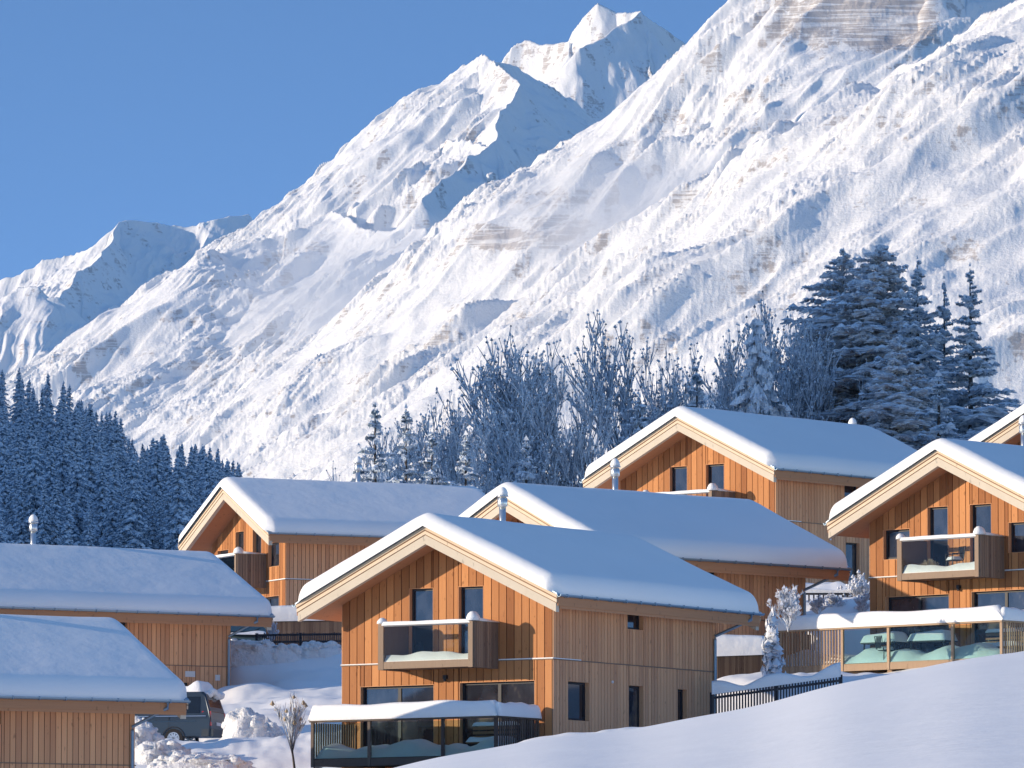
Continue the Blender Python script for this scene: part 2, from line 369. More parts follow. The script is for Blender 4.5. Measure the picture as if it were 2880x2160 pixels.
# ------------------------------------------------------------------ village ground
HOUSES = dict(A=(-2.075,222.34,9.04,33.0), B=(.589,246.36,11.9,47.0), C=(7.413,279.44,17.5,41.0), D=(15.653,244.27,13.28,41.5),
              F=(-11.559,307.12,16.85,64.2), G=(-21.215,265.51,11.18,59.5), H=(-21.913,210.48,5.38,61.0), E=(23.1,290.0,19.2,41.5))
def loc(k, u, v, z=0):
    x, y, zz, a = HOUSES[k]; a = R(a)
    return Vector((x+u*math.cos(a)+v*math.sin(a), y-u*math.sin(a)+v*math.cos(a), zz+z))
GP = []
for k in HOUSES:
    for u in (-4, 0, 4):
        for v in (0, 5, 10): p = loc(k, u, v, -.8); GP.append((p.x, p.y, p.z, 2.5))
def gp(px, py, d, w=2.5): p = at(px, py, d); GP.append((p.x, p.y, p.z, w))
for a in [(560,2110,243),(480,2110,246),(640,2090,240),(800,1858,273),(650,1862,271),(925,1850,274),(720,1828,275),(880,1826,275),(640,1840,273),(800,1838,273.5),(950,1836,273.5),(760,2085,238),(800,2190,225),(600,2190,228),(900,2060,240),(650,2020,252),(760,2000,255),(880,1960,258),
          (680,1905,266),(800,1900,268),(920,1880,270),(690,1822,276),(800,1812,278),(930,1812,279),(850,1790,288),(700,1800,292),
          (2060,2020,233),(2200,2005,231),(2320,1985,229),(2100,1950,243),(2200,1930,243),(2230,1890,238),
          (2300,1690,262),(2400,1690,262),(2340,1640,272),(2300,1780,250)]: gp(*a)
for px in (-300, 600, 1440, 2300, 3200):
    gp(px, 1900, 360, 14); gp(px, 1880, 420, 20)
GP = np.array(GP)
PXC = np.array([-500,900,1110,1300,1500,1750,1990,2180,2370,2600,2880,3400]); PYC = np.array([2230,2196,2160,2118,2083,2050,2012,1972,1926,1876,1822,1760])
_px = np.arange(-900, 3800, 10.); _py = np.interp(_px, PXC, PYC); _k = np.exp(-np.linspace(-2.4, 2.4, 61)**2); _k /= _k.sum()
_py = np.convolve(np.pad(_py, 30, mode='edge'), _k, 'valid'); PXC, PYC = _px, _py
def ground_z(X, Y):
    X = np.asarray(X, float); Y = np.asarray(Y, float); num = np.zeros(X.shape); den = np.full(X.shape, 1e-12)
    for (gx, gy, gz, w) in GP:
        q = 1/(((X-gx)**2+(Y-gy)**2)/(w*w)+.25)**2; num += q*gz; den += q
    Z = num/den
    PX = CX+X/np.maximum(Y, 1)*F
    e = PITCH-(np.interp(PX, PXC, PYC)-CY)/F
    e = e + .00022*np.sin(PX/170.)+.0001*np.sin(PX/61.+1)
    dc = 118+PX*.006
    t = (Y-dc)
    zh = np.where(t < 0, Y*(e-.0000035*t*t-.0000*t), Y*e-.0012*t*t)        # foreground hill with its crest
    zh = np.where(Y < 45, zh*0+np.minimum(zh, 45*(e-.02)), zh)
    s = np.clip((Y-128)/28, 0, 1); s = s*s*(3-2*s)
    Zv = np.minimum(Z, np.where(Y < 200, 6+(Y-150)*.05, 1e9))
    cl = Y*(PITCH-(np.interp(PX, PXC, PYC)+14-CY)/F)-np.clip((200-Y)*.02, 0, 3)
    s2 = np.clip((Y-226)/12, 0, 1)
    zv = np.where(Y < 238, np.minimum(Z, cl)*(1-s2)+Z*s2, Z)
    out = np.where(Y < 120, zh, zh*(1-s)+zv*s)
    # far: a gentle rise behind the village
    f = np.clip((Y-430)/300, 0, 1)
    return out*(1-f)+f*(18+(Y-430)*.03)
dds = np.concatenate([np.linspace(18, 110, 60), np.linspace(111, 205, 90), np.linspace(205.5, 300, 260), np.linspace(302, 450, 60), np.geomspace(460, 16000, 60)])
azs = (np.linspace(-900, 3780, 620)-CX)/F
A_, D_ = np.meshgrid(azs, dds); X_ = A_*D_; Y_ = D_
Z_ = ground_z(X_, Y_)
near = (Y_ > 195) & (Y_ < 320)
rough = fbm(X_/4.2, Y_/4.2, 4, 5, False, .5)*.24*near+fbm(X_/1.1, Y_/1.4, 3, 15, False, .6)*.10*((Y_ > 214) & (Y_ < 290))*np.clip(.4+gnoise(X_/6, Y_/6, 8)*1.6, .1, 1)
Z_ = Z_+rough+fbm(X_/9, Y_/14, 3, 3)*.03*(Y_ < 160)
Z_ = np.where(Y_ > 1700, 40+(Y_-1700)*.028, Z_)
g = link('ground', grid_mesh('ground', X_, Y_, Z_, M_GROUND)); tag(g, 'snow covered village ground with a smooth bare snow slope in front', kind='structure')

# wooded hill: its unseen part left of the frame is raised to keep sun off the forest and the trees
def hill_z(X, Y):
    PX = CX+X/Y*F
    top = np.interp(PX, [-200, 0, 130, 250, 330, 420, 480, 600, 690, 800], [1160, 1200, 1250, 1290, 1380, 1430, 1440, 1450, 1490, 1640])
    e1 = PITCH-(top-CY)/F; e0 = PITCH-(1640-CY)/F
    t = np.clip((Y-1150)/470, 0, 1)
    z = Y*(e0+(e1-e0)*t)
    z = np.where(Y < 1150, Y*e0-(1150-Y)*.25, z); z = np.where(Y > 1620, z-(Y-1620)*.3, z)
    return z
xs = np.linspace(-330, -20, 140); ys = np.linspace(1000, 1760, 150); XH, YH = np.meshgrid(xs, ys)
ZH = hill_z(XH, YH)+fbm(XH/40, YH/40, 3, 9)*4
edge = XH+.0731*YH+14
ZH = np.where(edge < 0, np.maximum(ZH, np.minimum(ZH-edge*1.1, 215)), ZH)
tag(link('hill', grid_mesh('hill', XH, YH, ZH, M_GROUND)), 'snowy hillside under the shaded forest', kind='structure')
ys2 = np.linspace(318, 1000, 120); tt = np.linspace(0, 1, 60); T2, Y2 = np.meshgrid(tt, ys2)  # unseen flank, added to block the sun on the trees behind the chalets
XL = -.0731*Y2-12-T2*(150+Y2*.12)
HL = np.interp(Y2, [318, 352, 600, 1000], [8, 100, 120, 190])
ZL = 2+HL*np.clip((T2)/.45, 0, 1)**.9+fbm(XL/25, Y2/40, 4, 19)*5
tag(link('hill', grid_mesh('hill', XL, Y2, ZL, M_GROUND)), 'unseen steep snowy flank left of the village, added to shade the trees behind', kind='structure')
#--PART2--
# ------------------------------------------------------------------ chalets
HW, L = 4.0, 9.78
SO, FO, RO, TP, ZR = .957, 1.26, 1.35, .4696, 6.7745
E_ = HW+SO; ZE = ZR-TP*E_
def roof_top(u): return ZR-TP*abs(u)
rng = random.Random(3)
def slats(mb, axis, fixed, a0, a1, z0, z1, w=.06, gap=.07, th=.03, m=0, rg=rng):
    n = int((a1-a0)/(w+gap))
    for i in range(n):
        p = a0+(w+gap)*(i+.5); zz = z0+rg.uniform(-.01, .01)
        if axis == 'u': mb.box(p, p+w, fixed, fixed+th, zz, z1, m, rg.random())
        else: mb.box(fixed, fixed+th, p, p+w, zz, z1, m, rg.random())
def cap_snow(mb, x0, x1, y0, y1, z, T, seed=0, r=.16, n=40):
    "long rounded snow loaf on a rail; runs along the longer side"
    al = (x1-x0) >= (y1-y0); a0, a1, b0, b1 = (x0, x1, y0, y1) if al else (y0, y1, x0, x1)
    prof = [(0,0),(-.05,.12),(-.04,.45),(.06,.78),(.2,.95),(.5,1.02),(.8,.95),(.94,.78),(1.04,.45),(1.05,.12),(1,0)]
    base = len(mb.v)
    for i in range(n+1):
        f = i/n; e = min(f, 1-f)*(a1-a0)/r; hh = T*(math.sqrt(max(0, 1-(1-min(1, e))**2))*.92+.08)
        hh *= 1+.05*math.sin(f*9+seed)+.03*math.sin(f*23+seed*2); wd = .75+.25*min(1, e)
        for (q, h) in prof:
            b = (b0+b1)/2+(b1-b0)*(q-.5)*wd
            p = (a0+(a1-a0)*f, b, z+h*hh) if al else (b, a0+(a1-a0)*f, z+h*hh)
            mb.v.append(p)
    k = len(prof)
    for i in range(n):
        for j in range(k-1): mb.face((base+i*k+j, base+i*k+j+1, base+(i+1)*k+j+1, base+(i+1)*k+j))
    mb.face([base+j for j in range(k)]); mb.face([base+n*k+j for j in range(k)][::-1])
def snow_heap(mb, x0, x1, y0, y1, z, hf, nx=24, ny=10, r=.12):
    base = len(mb.v)
    for i in range(nx+1):
        for j in range(ny+1):
            x = x0+(x1-x0)*i/nx; y = y0+(y1-y0)*j/ny
            e = min(min(x-x0, x1-x)/r, min(y-y0, y1-y)/r, 1); mb.v.append((x, y, z+hf(x, y)*math.sqrt(max(0, 1-(1-e)**2))))
    for i in range(nx):
        for j in range(ny):
            a = base+i*(ny+1)+j; mb.face((a, a+ny+1, a+ny+2, a+1))
def clad(mb, axis, fixed, a0, a1, zb, zt, openings, out, bw=.19, m=0, lap=0):
    """vertical boards on a wall: axis 'u' (gable, plane v=fixed) or 'v' (long side, plane u=fixed); out = +-1 outward"""
    cuts = {a0, a1}
    for (o0, o1, z0, z1) in openings: cuts |= {o0, o1}
    n = int(round((a1-a0)/bw))
    for i in range(n+1): 
        q = a0+(a1-a0)*i/n
        if all(abs(q-c) > .05 for c in cuts): cuts.add(q)
    cs = sorted(cuts); tones = 0
    for i in range(len(cs)-1):
        p, q = cs[i], cs[i+1]; mid = (p+q)/2
        seg = [(zb, None)]
        ops = sorted([(z0, z1) for (o0, o1, z0, z1) in openings if o0 <= mid <= o1])
        spans = []; z = zb
        for (z0, z1) in ops:
            if z0 > z: spans.append((z, z0))
            z = z1
        spans.append((z, None))
        tone = rng.random(); j = rng.uniform(0, .006)
        for (s0, s1) in spans:
            t0 = zt(p) if s1 is None else s1; t1 = zt(q) if s1 is None else s1
            if min(t0, t1) <= s0+.01: continue
            for (lo, hi, g, tn, mm) in ((.0, .026+j, .014 if bw > .25 else .011, tone, m), (-.20, -.001, 0, .2, m+1)):
                x0, x1 = p+g, q-g; f0 = fixed+out*lo; f1 = fixed+out*hi
                if axis == 'u': P = [(x0,f0,s0),(x1,f0,s0),(x1,f1,s0),(x0,f1,s0),(x0,f0,t0),(x1,f0,t1),(x1,f1,t1),(x0,f1,t0)]
                else: P = [(f0,x0,s0),(f0,x1,s0),(f1,x1,s0),(f1,x0,s0),(f0,x0,t0),(f0,x1,t1),(f1,x1,t1),(f1,x0,t0)]
                mb.hexa(P, mm, tn)
def window(parent, axis, fixed, out, o, sash=1, name='window', depth=.15):
    "glass set back in its opening; frame and reveal as children"
    a0, a1, z0, z1 = o; g = fixed-out*depth
    mb = MB(); fr = MB(); rv = MB()
    def bx(M, p0, p1, y0, y1, q0, q1, m=0, t=.5):
        y0, y1 = sorted((y0, y1))
        if axis == 'u': M.box(p0, p1, y0, y1, q0, q1, m, t)
        else: M.box(y0, y1, p0, p1, q0, q1, m, t)
    bx(mb, a0+.06, a1-.06, g-out*.01, g-out*.03, z0+.06, z1-.06)
    w = .07
    for (p0, p1, q0, q1) in ((a0+.012, a0+.012+w, z0+.012, z1-.012), (a1-.012-w, a1-.012, z0+.012, z1-.012), (a0+.012+w, a1-.012-w, z0+.012, z0+.012+w), (a0+.012+w, a1-.012-w, z1-.012-w, z1-.012)):
        bx(fr, p0, p1, g+out*.02, g-out*.05, q0, q1)
    for s in range(1, sash):
        c = a0+(a1-a0)*s/sash; bx(fr, c-.06, c+.06, g+out*.022, g-out*.048, z0+.08, z1-.08)
    d0, d1 = fixed+out*.03, g-out*.05                              # wooden reveal
    for (p0, p1, q0, q1) in ((a0-.004, a0+.010, z0, z1), (a1-.010, a1+.004, z0, z1), (a0+.011, a1-.011, z1-.010, z1+.003), (a0+.011, a1-.011, z0-.003, z0+.010)):
        bx(rv, p0, p1, d0, d1, q0, q1)
    wdw = mb.build(name, M_GLASS, parent); fr.build('frame', M_DARK, wdw); rv.build('reveal', M_LONG, wdw)
    return wdw
def chevron(mb, o0, o1, v0, v1, ue, m=0, t=.5, notch=.0):
    "two sloping planks meeting at the ridge; o0/o1 vertical offsets below the roof surface"
    for s in (-1, 1):
        P = []
        for o in (o1, o0):
            ring = [(0, v0), (s*ue, v0), (s*ue, v1), (0, v1)]
            for (u, v) in ring: P.append((u, v, ZR-TP*abs(u)-o))
        if s < 0: P = [P[3],P[2],P[1],P[0],P[7],P[6],P[5],P[4]]
        mb.hexa(P, m, t)
def roof_snow(seed, T=.43):
    "thick rounded snow slab"
    ex, v0, v1 = E_+.10, -FO-.13, L+RO+.10; r = .42
    def lines(a, b, n, r):
        ph = [r*(1-math.cos(math.pi/2*i/9)) for i in range(10)]
        return np.array([a+p for p in ph]+list(np.linspace(a+r, b-r, n)[1:-1])+[b-p for p in reversed(ph)])
    us = lines(-ex, ex, 61, r); us = np.sort(np.append(us, [-.08, .08])); vs = lines(v0, v1, 60, r)
    U, V = np.meshgrid(us, vs)
    du = np.clip(1-(ex-np.abs(U))/r, 0, 1); dv = np.clip(1-np.minimum(V-v0, v1-V)/r, 0, 1)
    q = np.clip(1-(du**2+dv**2), 0, 1); h = np.sqrt(q)
    nz = fbm(U/1.9+seed*3.1, V/3.3, 2, seed)*.022+fbm(U/.5, V/.5+seed, 2, seed+4)*.004
    sag = .05*np.clip((np.abs(U)-2.5)/2.5, 0, 1)                         # thicker towards the eaves
    top = ZR-TP*(np.sqrt(U*U+.05)-.12)+(T+sag+nz)*h
    # shrink the rounded corner in plan
    sh = np.where(h <= .001, .0, 0); cu = np.clip(du*dv, 0, 1)*.10
    U2 = U-np.sign(U)*cu; V2 = np.where(V < (v0+v1)/2, V+cu, V-cu)
    lo = ZR-TP*np.abs(U2)+.004
    Z = np.maximum(top, lo)
    Z = np.where(h < .02, lo-.05, Z)
    me = grid_mesh('roof_snow', U2, V2, Z, M_ROOFSNOW)
    return me
def make_chalet(sidewin, chim_v=4.7, label='', seed=1):
    root = empty('chalet'); tag(root, label, 'house', 'larch chalets on the hillside')
    zb = -1.1
    zt = lambda u: roof_top(u)-.49
    front = [(-1.42,-.5,2.32,4.85),(.46,1.41,2.32,4.85),(-3.30,-.47,-.35,1.77),(.51,3.34,-.35,1.80)]
    if sidewin: front += [(-3.40,-2.2,3.08,4.14),(2.15,3.36,3.08,4.14)]
    side = [(4.38,5.36,3.6,4.2),(.84,2.12,.56,1.80),(4.45,5.36,-.3,1.82),(7.43,8.02,.3,1.82)]
    mb = MB()
    for z0, z1 in ((zb, 2.44), (2.47, None)):
        f = (lambda u: z1) if z1 else zt
        op = [(a, b, max(c, z0), min(d, z1 or 99)) for (a, b, c, d) in front if d > z0 and c < (z1 or 99)]
        clad(mb, 'u', 0, -HW, HW, z0, f, op, -1, .29)
    g = mb.build('gable_wall', [M_GABLE, M_INT], root)
    mb = MB()
    for z0, z1 in ((zb, 2.44), (2.47, None)): clad(mb, 'u', L, -HW, HW, z0, (lambda u: z1) if z1 else zt, [], 1, .29)
    mb.build('gable_wall', [M_GABLE, M_INT], root)
    for s in (1, -1):
        mb = MB()
        for z0, z1 in ((zb, 2.44), (2.47, ZR-TP*HW-.50)):
            op = [(a, b, max(c, z0), min(d, z1)) for (a, b, c, d) in side if d > z0 and c < z1] if s > 0 else []
            clad(mb, 'v', s*HW, -.022, L+.022, z0, (lambda v, q=z1: q), op, s)
        mb.build('long_wall', [M_LONG, M_INT], root)
    mb = MB(); mb.box(-HW+.3, HW-.3, .3, L-.3, zb, 2.1, 0); mb.box(-HW+.3, HW-.3, .3, L-.3, 2.3, 4.2, 0)
    mb.build('interior', M_INT, root)
    # floor band: thin ledge round the house with a line of snow on the gable
    mb = MB()
    for (x0, x1, y0, y1) in ((-HW-.05, HW+.05, -.05, 0.02), (HW+.0, HW+.05, .02, L+.05), (-HW-.05, -HW, .02, L+.05)): mb.box(x0, x1, y0, y1, 2.440, 2.470, 0)
    bd = mb.build('floor_band', M_DECKWOOD, root)
    for bxx in ((-HW-.05, -1.75, -.05, -.026, 2.472, 2.50), (2.0, HW+.05, -.05, -.026, 2.472, 2.505), (HW+.026, HW+.05, -.02, 1.6, 2.472, 2.50)):
        mb = MB(); mb.box(*bxx); mb.build('snow_line', M_SNOW, bd)
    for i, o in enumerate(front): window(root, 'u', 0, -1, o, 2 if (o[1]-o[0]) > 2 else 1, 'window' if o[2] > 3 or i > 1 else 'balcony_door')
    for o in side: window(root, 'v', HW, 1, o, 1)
    # lamp over the terrace
    mb = MB(); mb.box(-.05, .07, -.16, -.024, 1.93, 2.05); mb.tube([(.01,-.12,1.95),(.01,-.12,1.85)], .05, 8); mb.build('wall_lamp', M_DARK, root)
    mb = MB(); mb.blob((HW+.06,3.44,1.87), .05, .05, .05, rng, nu=6, nv=4, rough=0); mb.build('wall_lamp', mat('white_plastic', (.8,.8,.8), .4) if 'white_plastic' not in bpy.data.materials else bpy.data.materials['white_plastic'], root)
    # roof
    mb = MB(); chevron(mb, .052, .49, -FO+.22, L+RO-.06, E_-.02, 0)
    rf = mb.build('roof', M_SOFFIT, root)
    mb = MB(); chevron(mb, 0, .045, -FO-.02, L+RO+.02, E_+.02); mb.build('roof_deck', M_METAL, rf)
    for (y0, y1) in ((-FO, -FO+.06), (L+RO-.05, L+RO)):
        mb = MB(); chevron(mb, .05, .16, y0, y1, E_, 0, .6); mb.build('verge_board', M_PALE, rf)
        mb = MB(); chevron(mb, .163, .20, y0+.03, y1, E_-.01, 0, .2); mb.build('trim_strip', M_BROWN, rf)
        mb = MB(); chevron(mb, .203, .31, y0+.015, y1, E_-.015, 0, .9); mb.build('verge_board', M_PALE, rf)
        mb = MB(); chevron(mb, .313, .335, y0+.04, y1, E_-.02, 0, .2); mb.build('trim_strip', M_BROWN, rf)
    for (y0, y1) in ((-FO+.035, -FO+.215), (L+RO-.24, L+RO-.052)):
        mb = MB(); chevron(mb, .338, .62, y0, y1, E_-.05, 0, .5); mb.build('barge_beam', M_BEAM, rf)
    for s in (-1, 1):
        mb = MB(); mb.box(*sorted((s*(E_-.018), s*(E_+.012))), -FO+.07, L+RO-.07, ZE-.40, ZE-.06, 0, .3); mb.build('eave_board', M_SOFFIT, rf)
        mb = MB(); n = 7; cx = s*(E_+.085)                          # half round gutter
        for k in range(n):
            a0, a1 = math.pi*k/n, math.pi*(k+1)/n
            P = [(cx+.075*math.cos(q), ZE-.05-.075*math.sin(q)) for q in (a0, a1)]; Q = [(cx+.066*math.cos(q), ZE-.05-.066*math.sin(q)) for q in (a0, a1)]
            y0, y1 = -FO, L+RO
            mb.hexa([(P[0][0],y0,P[0][1]),(P[1][0],y0,P[1][1]),(P[1][0],y1,P[1][1]),(P[0][0],y1,P[0][1]),(Q[0][0],y0,Q[0][1]),(Q[1][0],y0,Q[1][1]),(Q[1][0],y1,Q[1][1]),(Q[0][0],y1,Q[0][1])])
        for k in range(14):
            y = -FO+.4+k*.87; mb.box(*sorted((s*(E_+.0), s*(E_+.168))), y, y+.022, ZE-.138, ZE-.03)
        mb.build('gutter', M_METAL, rf)
        mb = MB(); c = s*(E_+.085); w = s*(HW+.09); yy = L+.62
        mb.tube([(c, yy, ZE-.12), (c, yy, ZE-.28), (w, L-.10, 3.62), (w, L-.10, 3.5), (w, L-.10, -1.0)], .05, 8); mb.build('downspout', M_METAL, rf)
    link('roof_snow', roof_snow(seed), rf)
    mb = MB(); cu = -.75; b = roof_top(cu)
    mb.lathe((cu, chim_v, b), [(.11,-.1),(.11,1.45)], 14)
    ch = mb.build('chimney', M_STEEL, root, True)
    mb = MB(); mb.lathe((cu, chim_v, b), [(.15,1.30),(.165,1.33),(.165,1.55),(.13,1.6)], 14); mb.lathe((cu, chim_v, b), [(.2,1.62),(.2,1.66)], 14); mb.build('chimney_cap', M_STEEL, ch, True)
    mb = MB(); mb.lathe((cu, chim_v, b), [(.17,1.661),(.18,1.73),(.15,1.83),(.09,1.91),(.03,1.94)], 12); mb.build('chimney_snow', M_SNOW, ch, True); mb = MB(); mb.lathe((cu, chim_v, b), [(.34,.38),(.22,.50),(.14,.62),(.115,.8)], 12)
    mb.build('chimney_snow', M_SNOW, ch, True)
    # balcony
    mb = MB(); mb.box(-1.62, 1.93, -1.40, -.03, 2.25, 2.43); bl = mb.build('balcony', M_DECKWOOD, root)
    mb = MB(); clad(mb, 'v', 1.95, -1.42, -.03, 2.20, lambda v: 3.66, [], 1, .13); mb.build('side_panel', [M_DECKWOOD, M_DECKWOOD], bl)
    mb = MB(); clad(mb, 'v', -1.64, -1.42, -.03, 2.20, lambda v: 3.64, [], -1, .13); mb.build('side_panel', [M_DECKWOOD, M_DECKWOOD], bl)
    mb = MB(); mb.box(1.78, 1.948, -1.47, -1.425, 2.20, 3.66, 0, .9); mb.box(1.55, 1.777, -1.47, -1.43, 2.20, 3.64, 0, .4) if False else None; mb.build('corner_board', M_DECKWOOD, bl)
    mb = MB(); mb.box(-1.64, -1.44, -1.47, -1.425, 2.20, 3.64, 0, .7); mb.build('corner_board', M_DECKWOOD, bl)
    mb = MB(); mb.box(-1.435, 1.775, -1.46, -1.425, 2.22, 2.45, 0, .9); mb.build('front_beam', M_DECKWOOD, bl)
    mb = MB(); mb.box(-1.43, 1.77, -1.452, -1.440, 2.47, 3.56); mb.build('glass_panel', M_CLEAR, bl)
    mb = MB(); mb.tube([(-1.43,-1.446,3.58),(1.77,-1.446,3.58)], .022, 8); mb.build('handrail', M_STEEL, bl)
    mb = MB(); r2 = random.Random(seed)
    cap_snow(mb, -1.5, 1.85, -1.51, -1.38, 3.60, .12, seed, .1, 60)
    for (x, y, rx, ry, rz) in ((1.86,-1.3,.22,.26,.30),(-1.56,-1.35,.17,.2,.2)):
        mb.blob((x, y, 3.665), rx, ry, rz, r2, nu=12, nv=8, rough=.05, cut=0)
    for (xc, a, b2) in ((1.95, -1.4, -.05), (-1.64, -1.4, -.05)):
        mb.hexa([(xc-.09,a,3.665),(xc+.09,a,3.665),(xc+.09,b2,3.665),(xc-.09,b2,3.665),(xc-.06,a,3.78),(xc+.06,a,3.78),(xc+.06,b2,3.70),(xc-.06,b2,3.70)])
    mb.build('rail_snow', M_SNOW, bl, True)
    mb = MB(); snow_heap(mb, -1.6, 1.9, -1.42, -.05, 2.432, lambda x, y: .27+.05*math.sin(x*2.3+seed)+.02*math.sin(x*6+y*3), 40, 10)
    mb.build('floor_snow', M_SNOW, bl, True)
    return root
LAB = dict(A='front centre chalet with its snowy roof, glass balcony and terrace nearest the camera',
  B='chalet whose roof rises directly behind the front centre chalet, gable mostly hidden',
  C='uppermost complete chalet below the tall conifers, half hidden by a snowy roof',
  D='right hand chalet with a chair on its balcony, cut by the picture edge',
  E='chalet of which only a roof corner shows at the right edge',
  F='chalet at the back left of centre with its gable turned away to the left',
  G='chalet at the left edge with a steel chimney and the broad roof behind the van',
  H='chalet in the bottom left corner with its eave just in front of the van')
CH = dict(A=4.4, B=4.95, C=11.0, D=4.7, E=9.0, F=5.6, G=3.75, H=3.0)
proto = {False: make_chalet(False, 4.2, LAB['A'], 1), True: make_chalet(True, 4.2, LAB['D'], 4)}
house = {}
for i, k in enumerate('ABCGHDFE'):
    var = k in 'DEF'
    o = proto[var] if k in 'AD' else copy_tree(proto[var])
    x, y, z, a = HOUSES[k]; o.location = (x, y, z); o.rotation_euler = (0, 0, -R(a)); o['label'] = LAB[k]; house[k] = o
    for c in o.children:
        if c.name.startswith('chimney'): c.location = (0, CH[k]-4.2, -.85 if k == 'C' else 0)
        if c.name.startswith('roof'):
            for d in c.children:
                if d.name.startswith('roof_snow') and k not in 'AD': d.data = roof_snow(10+i)


#--PART3--
# ------------------------------------------------------------------ terraces
def terrace(k, label, u0, u1, vf, posts, panels, zt=.58, zf=-.62, leg=None, wood_m=M_DECKWOOD, seed=0):
    h = house[k]; root = empty('terrace', h.location, h.rotation_euler.z); tag(root, label, 'terrace', 'glazed terraces below the chalets')
    r_ = random.Random(seed)
    mb = MB(); mb.box(u0, u1, vf, -.06, zf-.08, zf); mb.box(u0, u1, vf-.005, vf+.06, zf-.26, zf-.081)
    for i in range(9): 
        x = u0+.2+(u1-u0-.4)*i/8; mb.box(x, x+.09, vf+.08, -.1, zf-.24, zf-.082)
    mb.build('deck', wood_m, root)
    for x in posts:
        mb = MB(); mb.box(x-.05, x+.05, vf-.03, vf+.06, zf-.27, zt-.05, 0, r_.random()); mb.build('post', wood_m, root)
    for x in (u0+.1, (u0+u1)/2, u1-.1):
        mb = MB(); mb.box(x-.1, x+.1, vf+.1, vf+.3, zf-1.5, zf-.262, 0, .3); mb.build('stilt', wood_m, root)
    mb = MB(); mb.box(u0-.03, u1+.03, vf-.10, vf+.16, zt-.05, zt, 0, .9); rl = mb.build('rail', wood_m, root)
    mb = MB(); mb.box(u1-.13, u1+.03, vf+.161, -.08, zt-.05, zt, 0, .9); mb.build('rail', wood_m, root)
    mb = MB(); slats(mb, 'v', u1-.05, vf+.1, -.1, zf-.2, zt-.05, rg=r_); mb.build('slat_panel', wood_m, root)
    mb = MB(); slats(mb, 'v', u0+.03, vf+.1, -.1, zf-.2, zt-.05, rg=r_); mb.build('slat_panel', wood_m, root)
    for (a, b, kind) in panels:
        mb = MB()
        if kind == 'glass':
            mb.box(a+.06, b-.06, vf, vf+.012, zf-.02, zt-.10); mb.build('glass_panel', M_TEAL, root)
        else:
            slats(mb, 'u', vf-.01, a+.02, b-.02, zf-.3, zt-.05, rg=r_); mb.build('slat_panel', wood_m, root)
    mb = MB(); cap_snow(mb, u0-.10, u1+.05, vf-.14, vf+.26, zt+.002, .50, seed); cap_snow(mb, u1-.24, u1+.10, vf-.05, -.15, zt+.002, .44, seed+1); mb.build('rail_snow', M_SNOW, root, True)
    mb = MB(); sd_ = seed
    snow_heap(mb, u0+.1, u1-.1, vf+.03, -.15, zf+.003, lambda x, y: .36+.10*math.sin(x*1.7+sd_)+.07*math.sin(x*4.1+sd_)+.03*math.sin(x*9)+.08*math.sin(y*3), 40, 10); mb.build('deck_snow', M_SNOW, root, True)
    return root
terrace('A', 'terrace with dark posts and green glass in front of the front centre chalet', -3.4, 3.62, -2.6, (-3.37, -1.2, 1.58, 3.56), [(-3.4,-1.2,'glass'),(-1.2,1.58,'glass'),(1.58,3.6,'glass')], seed=2, wood_m=wood('dark_deck_wood', (.06,.045,.04), (.13,.10,.08)))
terrace('D', 'terrace with slatted left end and glass panels in front of the right hand chalet', -6.37, 3.70, -2.4, (-6.33, -3.36, -1.3, 1.52, 3.64), [(-6.37,-3.36,'slat'),(-3.36,-1.3,'glass'),(-1.3,1.52,'glass'),(1.52,3.7,'glass')], zf=-.68, seed=5, wood_m=wood('brown_deck_wood', (.26,.17,.11), (.46,.33,.22)))
